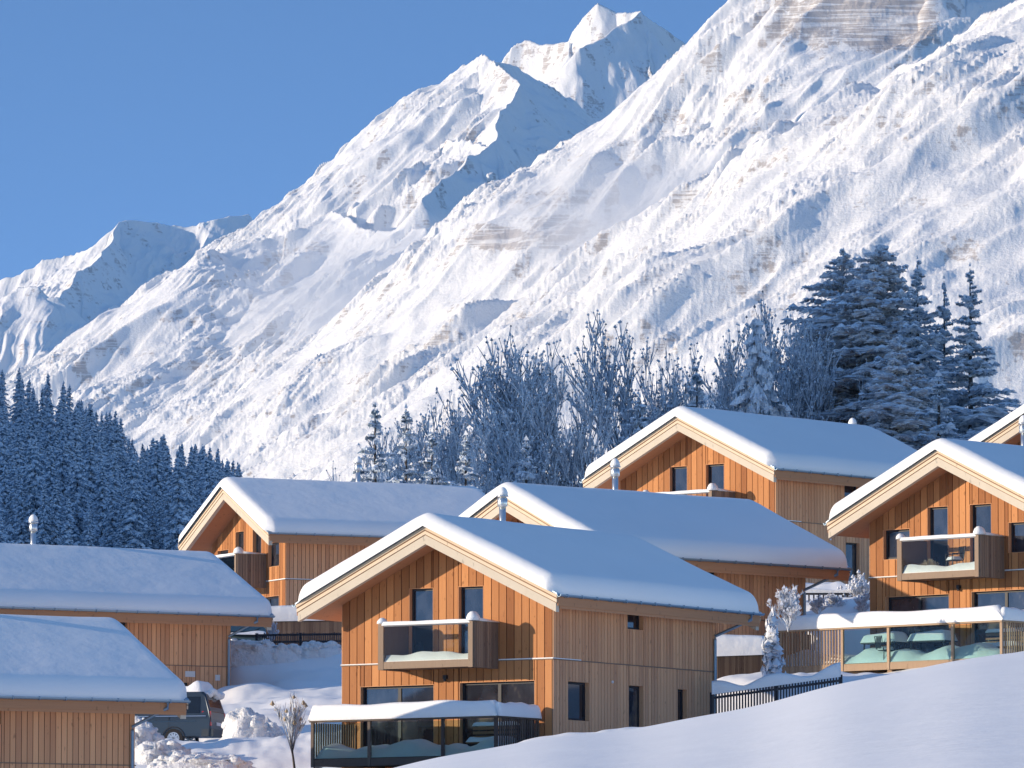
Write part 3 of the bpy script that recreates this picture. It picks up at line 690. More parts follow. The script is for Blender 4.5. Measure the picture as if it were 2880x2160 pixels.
def furn(k, kind, u, v, z, rz, label, name=None):
    h = house[k]; p = loc(k, u, v, z); t = empty(kind, p, h.rotation_euler.z+rz)
    cat = {'garden_table':'table','garden_chair':'chair','garden_bench':'bench'}[kind]; tag(t, label, cat)
    mb = MB(); sn = MB(); rr = random.Random(int(u*10)+3)
    if kind == 'garden_table':
        mb.box(-.75,.75,-.45,.45,.70,.74); top = mb.build('tabletop', M_DARK, t)
        snow_heap(sn, -.76,.76,-.46,.46,.742, lambda x,y: .34+.04*math.sin(x*3), 16, 10, .25); sn.build('snow_cushion', M_SNOW, t, True)
        for x in (-.65,.65):
            for y in (-.35,.35):
                m2 = MB(); m2.tube([(x,y,.7),(x*1.05,y,0)], .03, 6); m2.build('leg', M_DARK, t)
    elif kind == 'garden_chair':
        mb.box(-.24,.24,-.24,.22,.42,.45); mb.build('seat', M_DARK, t)
        m2 = MB(); m2.tube([(-.23,.22,.44),(-.23,.30,.92),(.23,.30,.92),(.23,.22,.44)], .02, 6); slats(m2, 'u', .27, -.2, .2, .5, .9, .04, .03, .015); m2.build('backrest', M_DARK, t)
        for x in (-.23,.23):
            for y in (-.2,.2):
                m2 = MB(); m2.tube([(x,y,.43),(x*1.1,y*1.15,0)], .018, 6); m2.build('leg', M_DARK, t)
            m2 = MB(); m2.tube([(x,-.22,.43),(x*1.1,-.22,.66),(x*1.1,.26,.68)], .02, 6); m2.build('armrest', M_DARK, t)
        snow_heap(sn, -.23,.23,-.23,.2,.452, lambda x,y: .12, 8, 8, .1); sn.build('snow_cushion', M_SNOW, t, True)
    else:
        mb.box(-.85,.85,-.2,.2,.42,.46); mb.build('seat', M_BROWN, t)
        m2 = MB()
        for q in (.58,.72,.86): m2.box(-.85,.85,.2,.23,q,q+.09)
        m2.build('backrest', M_BROWN, t)
        for x in (-.75,.75):
            m2 = MB(); m2.box(x-.03,x+.03,-.19,.24,.0,.42); m2.box(x-.03,x+.03,.231,.27,.42,.98); m2.build('leg', M_DARK, t)
        snow_heap(sn, -.86,.86,-.21,.19,.462, lambda x,y: .16+.02*math.sin(5*x), 14, 6, .1); cap_snow(sn, -.87,.87,.18,.29,.98,.12, 1); sn.build('snow_cushion', M_SNOW, t, True)
    return t
furn('D', 'garden_chair', .35, -.75, 2.43, R(-25), 'chair with snow on its seat behind the balcony glass of the right hand chalet')
furn('D', 'garden_table', -2.2, -1.45, -.68, 0, 'snow laden table behind the first glass panel beside the slatted terrace end')
furn('D', 'garden_table', -.3, -1.2, -.68, R(8), 'snow laden table behind the middle glass panel of the right terrace')
furn('D', 'garden_chair', -1.75, -2.0, -.68, R(160), 'dark chair in snow between the two snowy tables on the right terrace')
furn('D', 'garden_bench', 2.5, -.9, -.68, 0, 'wooden bench under snow behind the last glass panel of the right terrace')
furn('A', 'garden_bench', 2.5, -1.2, -.62, 0, 'wooden bench under snow on the terrace of the front centre chalet')
# dry bush on the balcony of the right hand chalet
M_TAN = mat('dry_twigs', (.42,.33,.22), .9)
mb = MB(); r2 = random.Random(5)
for i in range(260):
    a = r2.uniform(0, 6.28); q = r2.uniform(.05, .42); h = r2.uniform(.15, .55)*(1.1-q)
    mb.tube([(q*.3*math.cos(a), q*.3*math.sin(a), 0), (q*math.cos(a), q*math.sin(a), h)], [.008,.014], 3, cap=False)
tag(mb.build('dry_bush', M_TAN), 'tan dry bush behind the balcony glass of the right hand chalet', 'plant').location = loc('D', -.75, -.8, 2.44)

# ------------------------------------------------------------------ fences
def picket_fence(p0, p1, n, h, label, snow=.2, name='picket_fence', w=.09, drop=0, mt=M_DECKWOOD, closed=False, seed=1, wave=.75):
    "p0, p1 world points at the foot; local x runs along the fence"
    a, b = Vector(p0), Vector(p1); d = b-a; ln = math.hypot(d.x, d.y); rz = math.atan2(d.y, d.x)
    root = empty(name, a, rz); tag(root, label, 'fence'); r_ = random.Random(seed); sl = d.z/ln
    for i in range(n):
        x = ln*(i+.5)/n; mb = MB(); q = r_.uniform(-.03, .03); zz = sl*x
        tp = h+q
        mb.hexa([(x-w/2,-.012,zz-.3),(x+w/2,-.012,zz-.3),(x+w/2,.012,zz-.3),(x-w/2,.012,zz-.3),(x-w/2,-.012,zz+tp),(x+w/2,-.012,zz+tp),(x+w/2,.012,zz+tp),(x-w/2,.012,zz+tp)], 0, r_.random())
        mb.build('picket', mt, root)
    for z in (h*.25, h*.8):
        mb = MB(); mb.hexa([(0,.014,z),(ln,.014,z+d.z),(ln,.06,z+d.z),(0,.06,z),(0,.014,z+.08),(ln,.014,z+d.z+.08),(ln,.06,z+d.z+.08),(0,.06,z+.08)], 0, .4); mb.build('rail', mt, root)
    npst = max(2, int(ln/1.7)+1)
    for i in range(npst):
        x = ln*i/(npst-1); mb = MB(); mb.box(x-.06, x+.06, .062, .18, sl*x-.4, sl*x+h+.02, 0, .3); mb.build('post', mt, root)
    if snow:
        mb = MB(); N = (npst-1)*18; prof = [(-.09,0),(-.12,.3),(-.07,.8),(.02,1),(.1,.8),(.15,.3),(.12,0)]; base = 0
        for i in range(N+1):
            x = ln*i/N; ph = (i/N*(npst-1)) % 1; T = snow*(1.3-wave+wave*abs(math.cos(math.pi*ph))**1.5)*(1+.1*math.sin(i*.23))
            for (y, q) in prof: mb.v.append((x, y+.03, sl*x+h-.06*(q < .2)+q*T))
        K = len(prof)
        for i in range(N):
            for j in range(K-1): mb.face((i*K+j, i*K+j+1, (i+1)*K+j+1, (i+1)*K+j))
        mb.face(range(K)); mb.face([N*K+j for j in range(K)])
        mb.build('fence_snow', M_SNOW, root, True)
    return root
FDARK = wood('dark_fence_wood', (.035,.035,.045), (.08,.075,.08))
FBRN = wood('brown_fence_wood', (.10,.065,.05), (.2,.14,.1))
picket_fence(at(2002,2040,226.5), at(2365,1990,226.5), 44, 1.05, 'dark picket fence topped with wavy snow right of the front centre chalet', .30, w=.055, mt=FDARK, wave=1.0)
picket_fence(at(1998,1920,239), at(2150,1915,239), 26, .95, 'brown slat fence under a straight snow slab left of the small snowy fir', .5, w=.10, mt=FBRN, seed=4, wave=.1)
picket_fence(at(752,1822,277.5), at(968,1818,277.5), 30, 1.10, 'tall slat fence under thick snow between two chalets left of centre', .42, w=.10, mt=FBRN, seed=7, wave=.1)
picket_fence(at(722,1818,274), at(968,1815,274), 40, .5, 'low dark picket fence above the snow bank left of centre', 0, w=.045, mt=FDARK, seed=8)
picket_fence(at(2255,1712,262), at(2445,1712,262), 14, .65, 'half buried dark fence on the snow bank between two right chalets', .1, w=.06, mt=FDARK, seed=9)

# ------------------------------------------------------------------ snow piles and hedges
def pile(px, py, d, rx, ry, rz, seed, label, n=26):
    c = at(px, py, d); r_ = random.Random(seed); mb = MB()
    N = 26; M = 12; base = 0
    for i in range(M+1):
        ph = math.pi/2*i/M
        for j in range(N):
            th = 2*math.pi*j/N; x, y, z = math.cos(ph)*math.cos(th), math.cos(ph)*math.sin(th), math.sin(ph)
            q = 1+.22*float(gnoise(np.array([x*2.2+seed]), np.array([y*2.2+z*2.6]), seed)[0])*1.6+.12*float(gnoise(np.array([x*6+seed]), np.array([y*6+z*6]), seed+1)[0])*1.6
            fl = 1.45 if i == 0 else (1.12 if i == 1 else 1); mb.v.append((x*rx*q*fl, y*ry*q*fl, z*rz*q-(.75 if i == 0 else .08 if i == 1 else 0)))
    for i in range(M):
        for j in range(N): mb.face((i*N+j, i*N+(j+1) % N, (i+1)*N+(j+1) % N, (i+1)*N+j))
    for i in range(n):
        th = r_.uniform(0, 6.28); q = r_.uniform(.5, 1.05); s = r_.uniform(.08, .24)
        mb.blob((rx*q*math.cos(th), ry*q*math.sin(th), rz*math.sqrt(max(0, 1-q*q))*.9+.02), s, s, s*.75, r_, nu=7, nv=5, rough=.25)
    o = mb.build('snow_pile', M_LUMP, None, True); o.location = c; tag(o, label, 'snow pile', 'plowed snow piles'); return o
pile(690, 2090, 241, .8, .8, 1.15, 3, 'sunlit snow pile standing right behind the van')
pile(745, 2090, 243, .6, .7, .75, 5, 'second snow pile right of the van, smaller and rounder')
pile(395, 2130, 236, .8, .8, 1.2, 7, 'snow pile in front of the van against the corner chalet')
pile(450, 2150, 234, 1.1, .9, .75, 9, 'low lumpy snow pile in front of the van wheel')
pile(560, 2160, 232, 1.6, .8, .45, 11, 'long flat snow pile at the bottom left edge of the cleared lane')
pile(690, 1832, 272, 1.3, .6, .42, 13, 'bright snow lumps along the bank crest beside the buried car')
pile(905, 1835, 272.5, .8, .5, .38, 15, 'snow lumps at the foot of the low picket fence')
pile(790, 1834, 272, .7, .5, .22, 17, 'small flat snow lumps on the bank crest left of the picket fence end')

# ------------------------------------------------------------------ van behind the corner chalet
def make_van():
    gz = at(500, 2108, 246); root = empty('van', (gz.x-1.0, 246, gz.z), R(-14)); tag(root, 'dark grey blue van with red tail lamp and snow on its roof', 'van')
    paint = mat('van_paint', (.035,.055,.08), .35, .3, .5); dk = mat('van_window', (.012,.015,.02), .08, 0, .8)
    # local x: rear at +x, front at -x; near side is -y
    prof = [(2.50,.42),(2.53,1.02),(2.48,1.30),(2.30,1.88),(2.16,1.97),(-.9,1.99),(-1.35,1.86),(-1.95,1.28),(-2.5,1.08),(-2.62,.75),(-2.6,.42)]
    ys = [(-.97,.0),(-.99,.06),(-.93,1),(.93,1),(.99,.06),(.97,.0)]
    mb = MB(); K = len(prof)
    def yy(z, s): return s*(.985 if z < 1.1 else .985-.17*(z-1.1)/.9)
    rows = []
    for s, ins in ((-1, 0), (-1, .07), (1, .07), (1, 0)):
        row = []
        for (x, z) in prof:
            k = .0 if ins == 0 else 1
            xx = x*(1 if k else .985); zz = z if k else (z-.05 if z > 1.5 else z)
            row.append(len(mb.v)); mb.v.append((xx, yy(zz, s)-s*(.05 if k else 0), zz))
        rows.append(row)
    for a in range(3):
        for j in range(K): mb.face((rows[a][j], rows[a][(j+1) % K], rows[a+1][(j+1) % K], rows[a+1][j]))
    mb.face(rows[0]); mb.face(rows[3][::-1])
    body = mb.build('body', paint, root, False)
    def side_panel(x0, x1, z0, z1, off, name, m, par=body):
        q = MB(); P = []
        for (x, z) in ((x0,z0),(x1,z0),(x1,z1),(x0,z1)): P.append((x, yy(z,-1)-off, z))
        for (x, z) in ((x0,z0),(x1,z0),(x1,z1),(x0,z1)): P.append((x, yy(z,-1)+.01, z))
        q.hexa(P, 0); return q.build(name, m, par)
    side_panel(1.05, 2.12, 1.22, 1.80, .006, 'side_window', dk); side_panel(-.25, .95, 1.22, 1.80, .006, 'side_window', dk); side_panel(-1.3, -.35, 1.22, 1.74, .006, 'side_window', dk)
    side_panel(-1.9, 2.35, 1.10, 1.13, .012, 'trim_line', M_STEEL); side_panel(-.2, 2.0, .92, .95, .008, 'sliding_rail', dk)
    side_panel(-.33, -.315, .5, 1.1, .005, 'door_gap', M_DARK); side_panel(1.0, 1.015, .5, 1.1, .005, 'door_gap', M_DARK)
    q = MB(); q.hexa([(2.20,-.985,.78),(2.53,-.965,.78),(2.53,-.80,.78),(2.3,-.80,.78),(2.20,-.945,1.28),(2.50,-.93,1.28),(2.50,-.80,1.28),(2.3,-.80,1.28)]); q.build('tail_lamp', mat('red_lamp', (.55,.03,.03), .25), body)
    q = MB(); q.hexa([(2.47,.97,.78),(2.53,.97,.78),(2.53,.80,.78),(2.47,.80,.78),(2.44,.93,1.28),(2.50,.93,1.28),(2.50,.80,1.28),(2.44,.80,1.28)]); q.build('tail_lamp', bpy.data.materials['red_lamp'], body)
    q = MB(); q.hexa([(2.49,-.74,1.26),(2.49,.74,1.26),(2.45,.74,1.26),(2.45,-.74,1.26),(2.315,-.72,1.85),(2.315,.72,1.85),(2.27,.72,1.85),(2.27,-.72,1.85)]); q.build('rear_window', dk, body)
    q = MB(); q.box(2.46, 2.62, -.95, .95, .40, .66); q.box(2.2, 2.46, -.995, -.9, .40, .66); q.build('bumper', mat('bumper_plastic', (.05,.06,.07), .5), body)
    q = MB(); q.box(2.52, 2.545, -.26, .26, .80, .91); q.build('number_plate', mat('plate_white', (.7,.7,.72), .4), body)
    tyre = mat('tyre_rubber', (.02,.02,.022), .8); rim = mat('rim_alloy', (.55,.57,.6), .35, .8)
    for x in (1.18, -1.7):
        for s in (-1, 1):
            w = MB(); n = 24; y0, y1 = s*.80, s*1.0
            for (ra, rb) in ((.34, .34),):
                for i in range(n):
                    a, b = 2*math.pi*i/n, 2*math.pi*(i+1)/n
                    def pt(r, t, y): return (x+r*math.cos(t), y, .34+r*math.sin(t))
                    w.quad(pt(.34,a,y0), pt(.34,b,y0), pt(.34,b,y1), pt(.34,a,y1)); w.quad(pt(.34,a,y1), pt(.34,b,y1), pt(.22,b,y1*1.004), pt(.22,a,y1*1.004))
            wh = w.build('wheel', tyre, root)
            w = MB(); yr = y1*1.006
            for i in range(10):
                a = 2*math.pi*i/10; w.hexa([(x+.03*math.cos(a-1.2),yr,.34+.03*math.sin(a-1.2)),(x+.03*math.cos(a+1.2),yr,.34+.03*math.sin(a+1.2)),(x+.21*math.cos(a+.16),yr,.34+.21*math.sin(a+.16)),(x+.21*math.cos(a-.16),yr,.34+.21*math.sin(a-.16))]+[(x+.03*math.cos(a-1.2),yr-s*.02,.34+.03*math.sin(a-1.2)),(x+.03*math.cos(a+1.2),yr-s*.02,.34+.03*math.sin(a+1.2)),(x+.21*math.cos(a+.16),yr-s*.02,.34+.21*math.sin(a+.16)),(x+.21*math.cos(a-.16),yr-s*.02,.34+.21*math.sin(a-.16))])
            for i in range(n):
                a, b = 2*math.pi*i/n, 2*math.pi*(i+1)/n; w.quad((x+.22*math.cos(a),yr,.34+.22*math.sin(a)),(x+.22*math.cos(b),yr,.34+.22*math.sin(b)),(x+.185*math.cos(b),yr,.34+.185*math.sin(b)),(x+.185*math.cos(a),yr,.34+.185*math.sin(a)))
            w.build('rim', rim, wh)
        q = MB(); pts = [(x+.40*math.cos(t), yy(.6,-1)-.012, .34+.40*math.sin(t)) for t in [math.pi*i/12 for i in range(13)]]; q.tube(pts, .02, 5); q.build('wheel_arch', M_DARK, body)
    q = MB(); snow_heap(q, -1.0, 2.2, -.78, .78, 1.97, lambda x, y: .26+.05*math.sin(x*3)+(.18 if x > 1.6 else 0)*math.sin((x-1.6)*5), 30, 14, .3); q.build('roof_snow', M_SNOW, body, True)
    q = MB(); r_ = random.Random(3)
    for i in range(14): q.blob((r_.uniform(2.1,2.42), r_.uniform(-.8,.8), r_.uniform(1.84,2.0)), .16, .16, .12, r_, nu=7, nv=5)
    q.build('roof_snow', M_SNOW, body, True)
make_van()
def make_car():
    p = at(690, 1850, 281); root = empty('snow_covered_car', (p.x, 281, p.z), R(8)); tag(root, 'car buried in snow beside the fence, only its windscreen clear', 'car')
    paint = mat('car_paint', (.10,.16,.18), .35, .2, .5); glass = mat('car_glass', (.03,.06,.07), .08, 0, .8)
    mb = MB()   # seen from the front, local -y is the bonnet
    sec = [(-1.75,.35,.55,.78),(-1.6,.35,.72,.85),(-.75,.35,.95,.86),(.05,.35,1.42,.66),(1.3,.35,1.45,.64),(1.9,.35,.95,.82),(2.0,.35,.6,.8)]
    for (y, z0, z1, w) in sec: mb.v += [(-.86,y,z0),(.86,y,z0),(.88,y,(z0+min(z1,.9))/1.6),(w,y,z1),(-w,y,z1),(-.88,y,(z0+min(z1,.9))/1.6)]
    for i in range(len(sec)-1):
        for j in range(6): mb.face((i*6+j, i*6+(j+1) % 6, i*6+6+(j+1) % 6, i*6+6+j))
    mb.face(range(5,-1,-1)); n = len(mb.v); mb.face(range(n-6, n)); b = mb.build('body', paint, root)
    q = MB(); q.hexa([(-.74,-.70,.99),(.74,-.70,.99),(.62,-.02,1.41),(-.62,-.02,1.41),(-.74,-.72,1.02),(.74,-.72,1.02),(.62,-.04,1.44),(-.62,-.04,1.44)]); q.build('windscreen', glass, b)
    for s in (-1, 1):
        q = MB(); q.blob((s*.95,-.55,.98), .1,.07,.07, rng, nu=8, nv=6, rough=.02); q.build('mirror', paint, b, True)
        q = MB(); q.blob((s*.62,-1.66,.62), .16,.08,.08, rng, nu=8, nv=6, rough=.0); q.build('headlight', rim_ if (rim_ := bpy.data.materials['rim_alloy']) else None, b, True)
        for y in (-1.1, 1.3):
            q = MB(); q.tube([(s*.7,y,.31),(s*.88,y,.31)], .31, 16); q.build('wheel', bpy.data.materials['tyre_rubber'], root)
    q = MB(); snow_heap(q, -.66,.66,.0,1.4,1.42, lambda x,y: .38, 14, 14, .3); snow_heap(q, -.8,.8,-1.7,-.76,.84, lambda x,y: .13+.04*math.sin(x*4), 14, 10, .3); q.build('car_snow', M_SNOW, b, True)
    q = MB(); q.tube([(-.35,-.76,1.03),(.05,-.42,1.24)], .012, 4); q.tube([(.25,-.76,1.03),(.6,-.42,1.2)], .012, 4); q.build('wiper', M_DARK, b)
make_car()
# small signs on the wall of the left edge chalet
for (v, z, w, lab) in ((8.04, 2.13, .42, 'white rectangular plate on the long wall of the left edge chalet'), (9.22, 2.02, .2, 'small white box near the wall corner of the left edge chalet')):
    mb = MB(); mb.box(HW+.034, HW+.06, v-w/2, v+w/2, z-.1, z+.12); o = mb.build('wall_plate', mat('plate_paint', (.7,.7,.68), .5)); h = house['G']; o.location = h.location; o.rotation_euler = h.rotation_euler; tag(o, lab, 'sign')

# ------------------------------------------------------------------ vegetation
def snowy(name, c1, c2, frost, f0, f1, scale=3.0):
    m = mat(name, c1, .8, 0, .15); t = NT(m); n = t.noise(t.coord('Object'), scale, 3, .6)
    base = t.mix(t.attr('tone'), c1, c2); t.base(t.mix(t.ramp(n, [(f0, (0,0,0)), (f1, (1,1,1))]), base, frost)); return m
M_NEEDLE = snowy('haze_blue_needles', (.022,.060,.11), (.07,.15,.24), (.52,.64,.77), .40, .60, 1.6)  # bluish haze over the far forest is put into this needle colour
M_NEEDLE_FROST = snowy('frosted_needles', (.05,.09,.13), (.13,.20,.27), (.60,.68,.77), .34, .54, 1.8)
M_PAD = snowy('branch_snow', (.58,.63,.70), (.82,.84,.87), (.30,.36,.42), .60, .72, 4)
M_BARK = snowy('bark', (.05,.04,.035), (.10,.08,.07), (.4,.42,.45), .55, .70, 3)
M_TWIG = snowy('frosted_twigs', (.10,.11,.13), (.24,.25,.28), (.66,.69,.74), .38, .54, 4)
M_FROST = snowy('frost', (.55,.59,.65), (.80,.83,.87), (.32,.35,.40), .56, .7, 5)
M_LARCH = snowy('larch_twigs', (.32,.25,.23), (.50,.42,.39), (.72,.75,.80), .32, .52, 2)
def conifer_mesh(seed, H=16, Rb=2.6, nb=120, snow=1.0, droop=.5, detail=1, lift=.2, power=.85, gap=0, padk=1.0):
    "spruce or larch: boughs spiral up the stem, each a drooping fan of needle cards with snow pads lying on it"
    r = random.Random(seed); mb = MB(); ga = 2.39996; lumps = [(r.uniform(0, 6.28), r.uniform(.1, .9), r.uniform(.62, 1.45)) for _ in range(14)]
    for k in range(nb):
        f = (k+.5)/nb; f = f**.92
        if gap and math.sin(f*H*1.9+seed)+r.uniform(-.6, .6) > 1.15-gap: continue
        h = H*(.05+.94*f)+r.uniform(-.5, .5)*H/24; env = Rb*((1-f)**power)+.06
        az = k*ga+r.uniform(-.5, .5); l = env*r.uniform(.62, 1.12)
        for (la, lf, ls) in lumps:
            dd = abs((az-la+math.pi) % (2*math.pi)-math.pi)
            if dd < .8 and abs(f-lf) < .12: l *= ls
        d = Vector((math.cos(az), math.sin(az), 0)); sd_ = Vector((-d.y, d.x, 0)); up = lift*(f*1.6-.2)
        nseg = 3 if detail == 1 else 5; pts = []
        for s in range(nseg+1):
            q = s/nseg; pts.append(Vector((0,0,h))+d*(l*q)+Vector((0,0,l*(up*q-droop*q*q*.8+droop*.25*q*q*q))))
        w = max(.12, l*.24)
        for s in range(nseg):
            a, b = pts[s], pts[s+1]; wa = w*(.3+math.sin(math.pi*min(1, (s+.2)/nseg))); wb = w*(.3+math.sin(math.pi*(s+1)/nseg*.98)) if s < nseg-1 else w*.1
            dz = Vector((0,0,-.16*l-.05)); ja = r.uniform(.6, 1.3); jb = r.uniform(.6, 1.3); t = r.random()
            if detail == 1:
                mb.quad(tuple(a), tuple(b), tuple(b+sd_*wb*ja+dz*.7), tuple(a+sd_*wa*ja+dz*.8), 0, t); mb.quad(tuple(b), tuple(a), tuple(a-sd_*wa*jb+dz*.8), tuple(b-sd_*wb*jb+dz*.7), 0, t)
                mb.tri(tuple(a), tuple(b), tuple((a+b)/2+Vector((r.uniform(-.1,.1), r.uniform(-.1,.1), -.22*l-.1))), 0, t*.6)
            else:
                mb.tube([a, b], [.03*(1-s/nseg)+.012, .03*(1-(s+1)/nseg)+.008], 3, 0, t*.4, cap=False)
                for _ in range(detail*2+1):                          # side twigs, raked forward and hanging
                    c = a.lerp(b, r.random()); sg = r.choice((-1, 1)); ln = wa*r.uniform(.6, 1.25)
                    e = c+sd_*sg*ln+d*ln*r.uniform(.1, .7)+Vector((0,0,-ln*r.uniform(.1, .6)*(droop+.35))); q = Vector((0,0,1))*r.uniform(.05,.11)+d*r.uniform(-.06,.06)
                    mb.quad(tuple(c+q*.6), tuple(c-q*.9), tuple(e-q*.9), tuple(e+q*.1), 0, r.random())
                    if r.random() < snow*.55: mb.octa(c.lerp(e, r.uniform(.4,.8))+Vector((0,0,.05)), (e-c)*r.uniform(.3,.5), d*r.uniform(.05,.13)*padk, Vector((0,0,r.uniform(.05,.10)*padk)), 1, r.random())
                for _ in range(detail):
                    c = a.lerp(b, r.random())+sd_*r.uniform(-.8,.8)*wa; e = c+Vector((r.uniform(-.1,.1), r.uniform(-.1,.1), -r.uniform(.15,.4)*(.4+droop)))
                    q = sd_*r.uniform(.04,.09); mb.tri(tuple(c+q), tuple(c-q), tuple(e), 0, r.random())
            if r.random() < snow*(1 if f < .9 else .35):
                c = a.lerp(b, r.uniform(.3,.9))+sd_*r.uniform(-.4,.4)*wa; dd_ = (b-a)
                mb.octa(c+Vector((0,0,.03)), dd_*r.uniform(.4,.7), sd_*(wa*r.uniform(.4,.9)+.03), Vector((0,0,r.uniform(.08,.17)*padk*(1+.15*l))), 1, r.random())
    mb.tube([(0,0,0),(0,0,H*.5),(0,0,H*1.0)], [H*.014,H*.009,.02], 6, 2, .3)
    for i in range(5): a = r.uniform(0,6.28); hh = H*(.93+.02*i); mb.tri((0,0,hh+.2),(.13*math.cos(a),.13*math.sin(a),hh-.1),(-.13*math.cos(a),-.13*math.sin(a),hh-.1),(i+1) % 2,.5)
    return mb
def split_tree(mb, name, crown_m, trunk_m):
    "crown (needles and snow) and trunk as separate meshes"
    a, b = MB(), MB()
    for f, m, t in zip(mb.f, mb.m, mb.t):
        q = b if m == 2 else a; n = len(q.v); q.v += [mb.v[i] for i in f]; q.face(range(n, n+len(f)), 0 if m == 2 else m, t)
    return a.mesh('crown', crown_m), b.mesh('trunk', trunk_m)
def tree(name, meshes, p, s, rz, label, cat, group, sz=None):
    o = empty(name, p, rz); o.scale = (s, s, sz or s); tag(o, label, cat, group)
    link('crown', meshes[0], o); link('trunk', meshes[1], o); return o
# the shaded forest, far left
FM = [split_tree(conifer_mesh(100+i, 16, 2.7*nw, 150, .75, .8, 2, .10, .74, 0, 1.5), 'spruce', [M_NEEDLE, M_PAD], [M_BARK]) for i, nw in enumerate((1,.9,1.15,.85,1.05,.95))]
def top_line(px): return float(np.interp(px, [-80,0,26,60,100,132,174,215,260,300,318,345,380,406,447,490,534,588,634,680,720], [1000,1015,1003,1040,1060,1050,1058,1100,1130,1140,1134,1205,1255,1240,1212,1250,1240,1248,1280,1300,1360]))
rf_ = random.Random(21); cnt = 0
rows = 14
for ri in range(rows):
    d = 1600-ri*34; f = ri/(rows-1)
    px = -50+rf_.uniform(0, 20)
    while px < 700-f*60:
        x = (px-CX)/F*d; y = d+rf_.uniform(-14, 14); z = float(hill_z(np.array([x]), np.array([y]))[0])
        s = rf_.uniform(.8, 1.5)
        # keep the treetops under the forest's outline
        tp = y*(PITCH-(top_line(px)+rf_.uniform(-12, 22)-CY)/F); mx = (tp-z)/16
        if mx > .55:
            s = min(s, mx) if ri > 2 else min(1.9, max(.6, mx*rf_.uniform(.92, 1.02)))
            tree('spruce_tree', FM[rf_.randrange(6)], (x, y, z-.5), s*rf_.uniform(.95,1.1), rf_.uniform(0, 6.28), 'snowy spruce in the dense blue shaded forest at the far left', 'tree', 'spruces of the shaded forest', s)
            cnt += 1
        px += rf_.uniform(28, 58)
print('forest', cnt)
# broadleaf trees with frosted twigs
def branchy(seed, H=14, spread=.5, levels=4, nb=5, up=.75, tw=.02, frost=.5, trunk=.16, n0=9, pads=0, lo=.25):
    r = random.Random(seed); mb = MB()
    def grow(p, d, l, rad, lv):
        n = 3 if lv > 0 else 2; pts = [p]; q = d.copy()
        for i in range(n):
            q = (q+Vector((r.uniform(-.16,.16), r.uniform(-.16,.16), r.uniform(-.04,.14)))).normalized(); pts.append(pts[-1]+q*l/n)
        rr = [rad*(1-.55*i/n) for i in range(n+1)]
        m = 2 if lv >= levels-1 else (0 if r.random() > frost else 1)
        mb.tube(pts, rr, 5 if lv >= levels-1 else 3, m, r.random(), cap=False)
        if lv > 0 and lv < levels and r.random() < .85:              # snow lying along the limb
            mb.tube([v+Vector((0,0,rad*.5)) for v in pts], [max(.02, x*.9) for x in rr], 3, 1, r.random(), cap=False)
        if lv == 0:
            if r.random() < pads:
                e = pts[-1]; s = r.uniform(.05,.12); mb.octa(e, Vector((s,0,0)), Vector((0,s,0)), Vector((0,0,s*1.2)), r.choice((0,0,1)), r.random())
            return
        k = n0 if lv == levels else nb
        for i in range(k):
            f = r.uniform(.35, 1) if lv < levels else r.uniform(lo, 1)
            j = min(n-1, int(f*n)); b = pts[j].lerp(pts[j+1], f*n-j)
            a = r.uniform(0, 6.28); side = Vector((math.cos(a), math.sin(a), 0)); nd = (q*up+side*spread*r.uniform(.6,1.3)+Vector((0,0,.25))).normalized()
            grow(b, nd, l*r.uniform(.42,.66)*(1.15 if lv == levels else 1), max(tw, rad*.42), lv-1)
    grow(Vector((0,0,0)), Vector((0,0,1)), H*.55, trunk, levels)
    top = max(v[2] for v in mb.v); k = H/top; mb.v = [(a*k, b*k, c*k) for a, b, c in mb.v]
    return mb
BM = [split_tree(branchy(200+i, 14, sp, 4, 5, .9, .032, .30, .13, 11, .9), 'bl', [M_TWIG, M_FROST], [M_BARK]) for i, sp in enumerate((.42,.5,.36))]
def put_tree(name, ms, Hm, px, pytop, d, label, cat='tree', group=None, wide=1.0, basepy=None, rz=None):
    t = at(px, pytop, d); b = ground_z(np.array([t.x]), np.array([d]))[0]-.1 if basepy is None else at(px, basepy, d).z
    s = (t.z-b)/Hm; return tree(name, ms, (t.x, d, b), s*wide, rng.uniform(0, 6.28) if rz is None else rz, label, cat, group, s)
DL = ['broad bare tree at the left end of the frosted row above the middle roof',
 'bare frosted tree standing left of the tall pair with clumped twig tips',
 'tallest frosted bare tree directly above the uppermost chalet\'s left eave',
 'slim frosted bare tree between the tall bare pair and the drooping fir',
 'frosted bare tree at the left flank of the tall brown larch',
 'low frosted bare tree between the small firs and the broad bare tree',
 'frosted bare tree leaning over the chimney of the middle roof',
 'frosted bare tree behind the ridge of the uppermost chalet',
 'thin frosted bare tree filling the gap left of the drooping fir',
 'low frosted bare tree directly behind the two small dark firs',
 'tall frosted bare tree against the left edge of the huge larch',
 'frosted bare tree directly behind the drooping fir',
 'frosted bare tree between the broad left one and the tall one beside it',
 'frosted bare tree at the back of the broad bare tree']
for (px, py, d, w, i), lab in zip([(1400,1035,372,1.0,0),(1560,905,378,1.05,1),(1760,868,384,1.05,2),(1985,910,392,.75,0),(2190,870,398,.7,1),(1270,1110,366,.9,2),(1660,960,374,.8,0),(1880,940,388,.8,2),(2080,960,390,.6,2),(1150,1130,364,.8,1),(2240,820,402,.75,1),(2110,930,400,.8,0),(1480,990,380,.8,2),(1330,1080,380,.9,0)], DL):
    put_tree('bare_tree', BM[i], 14, px, py, d, lab, 'tree', 'frosted bare trees behind the chalets', w)
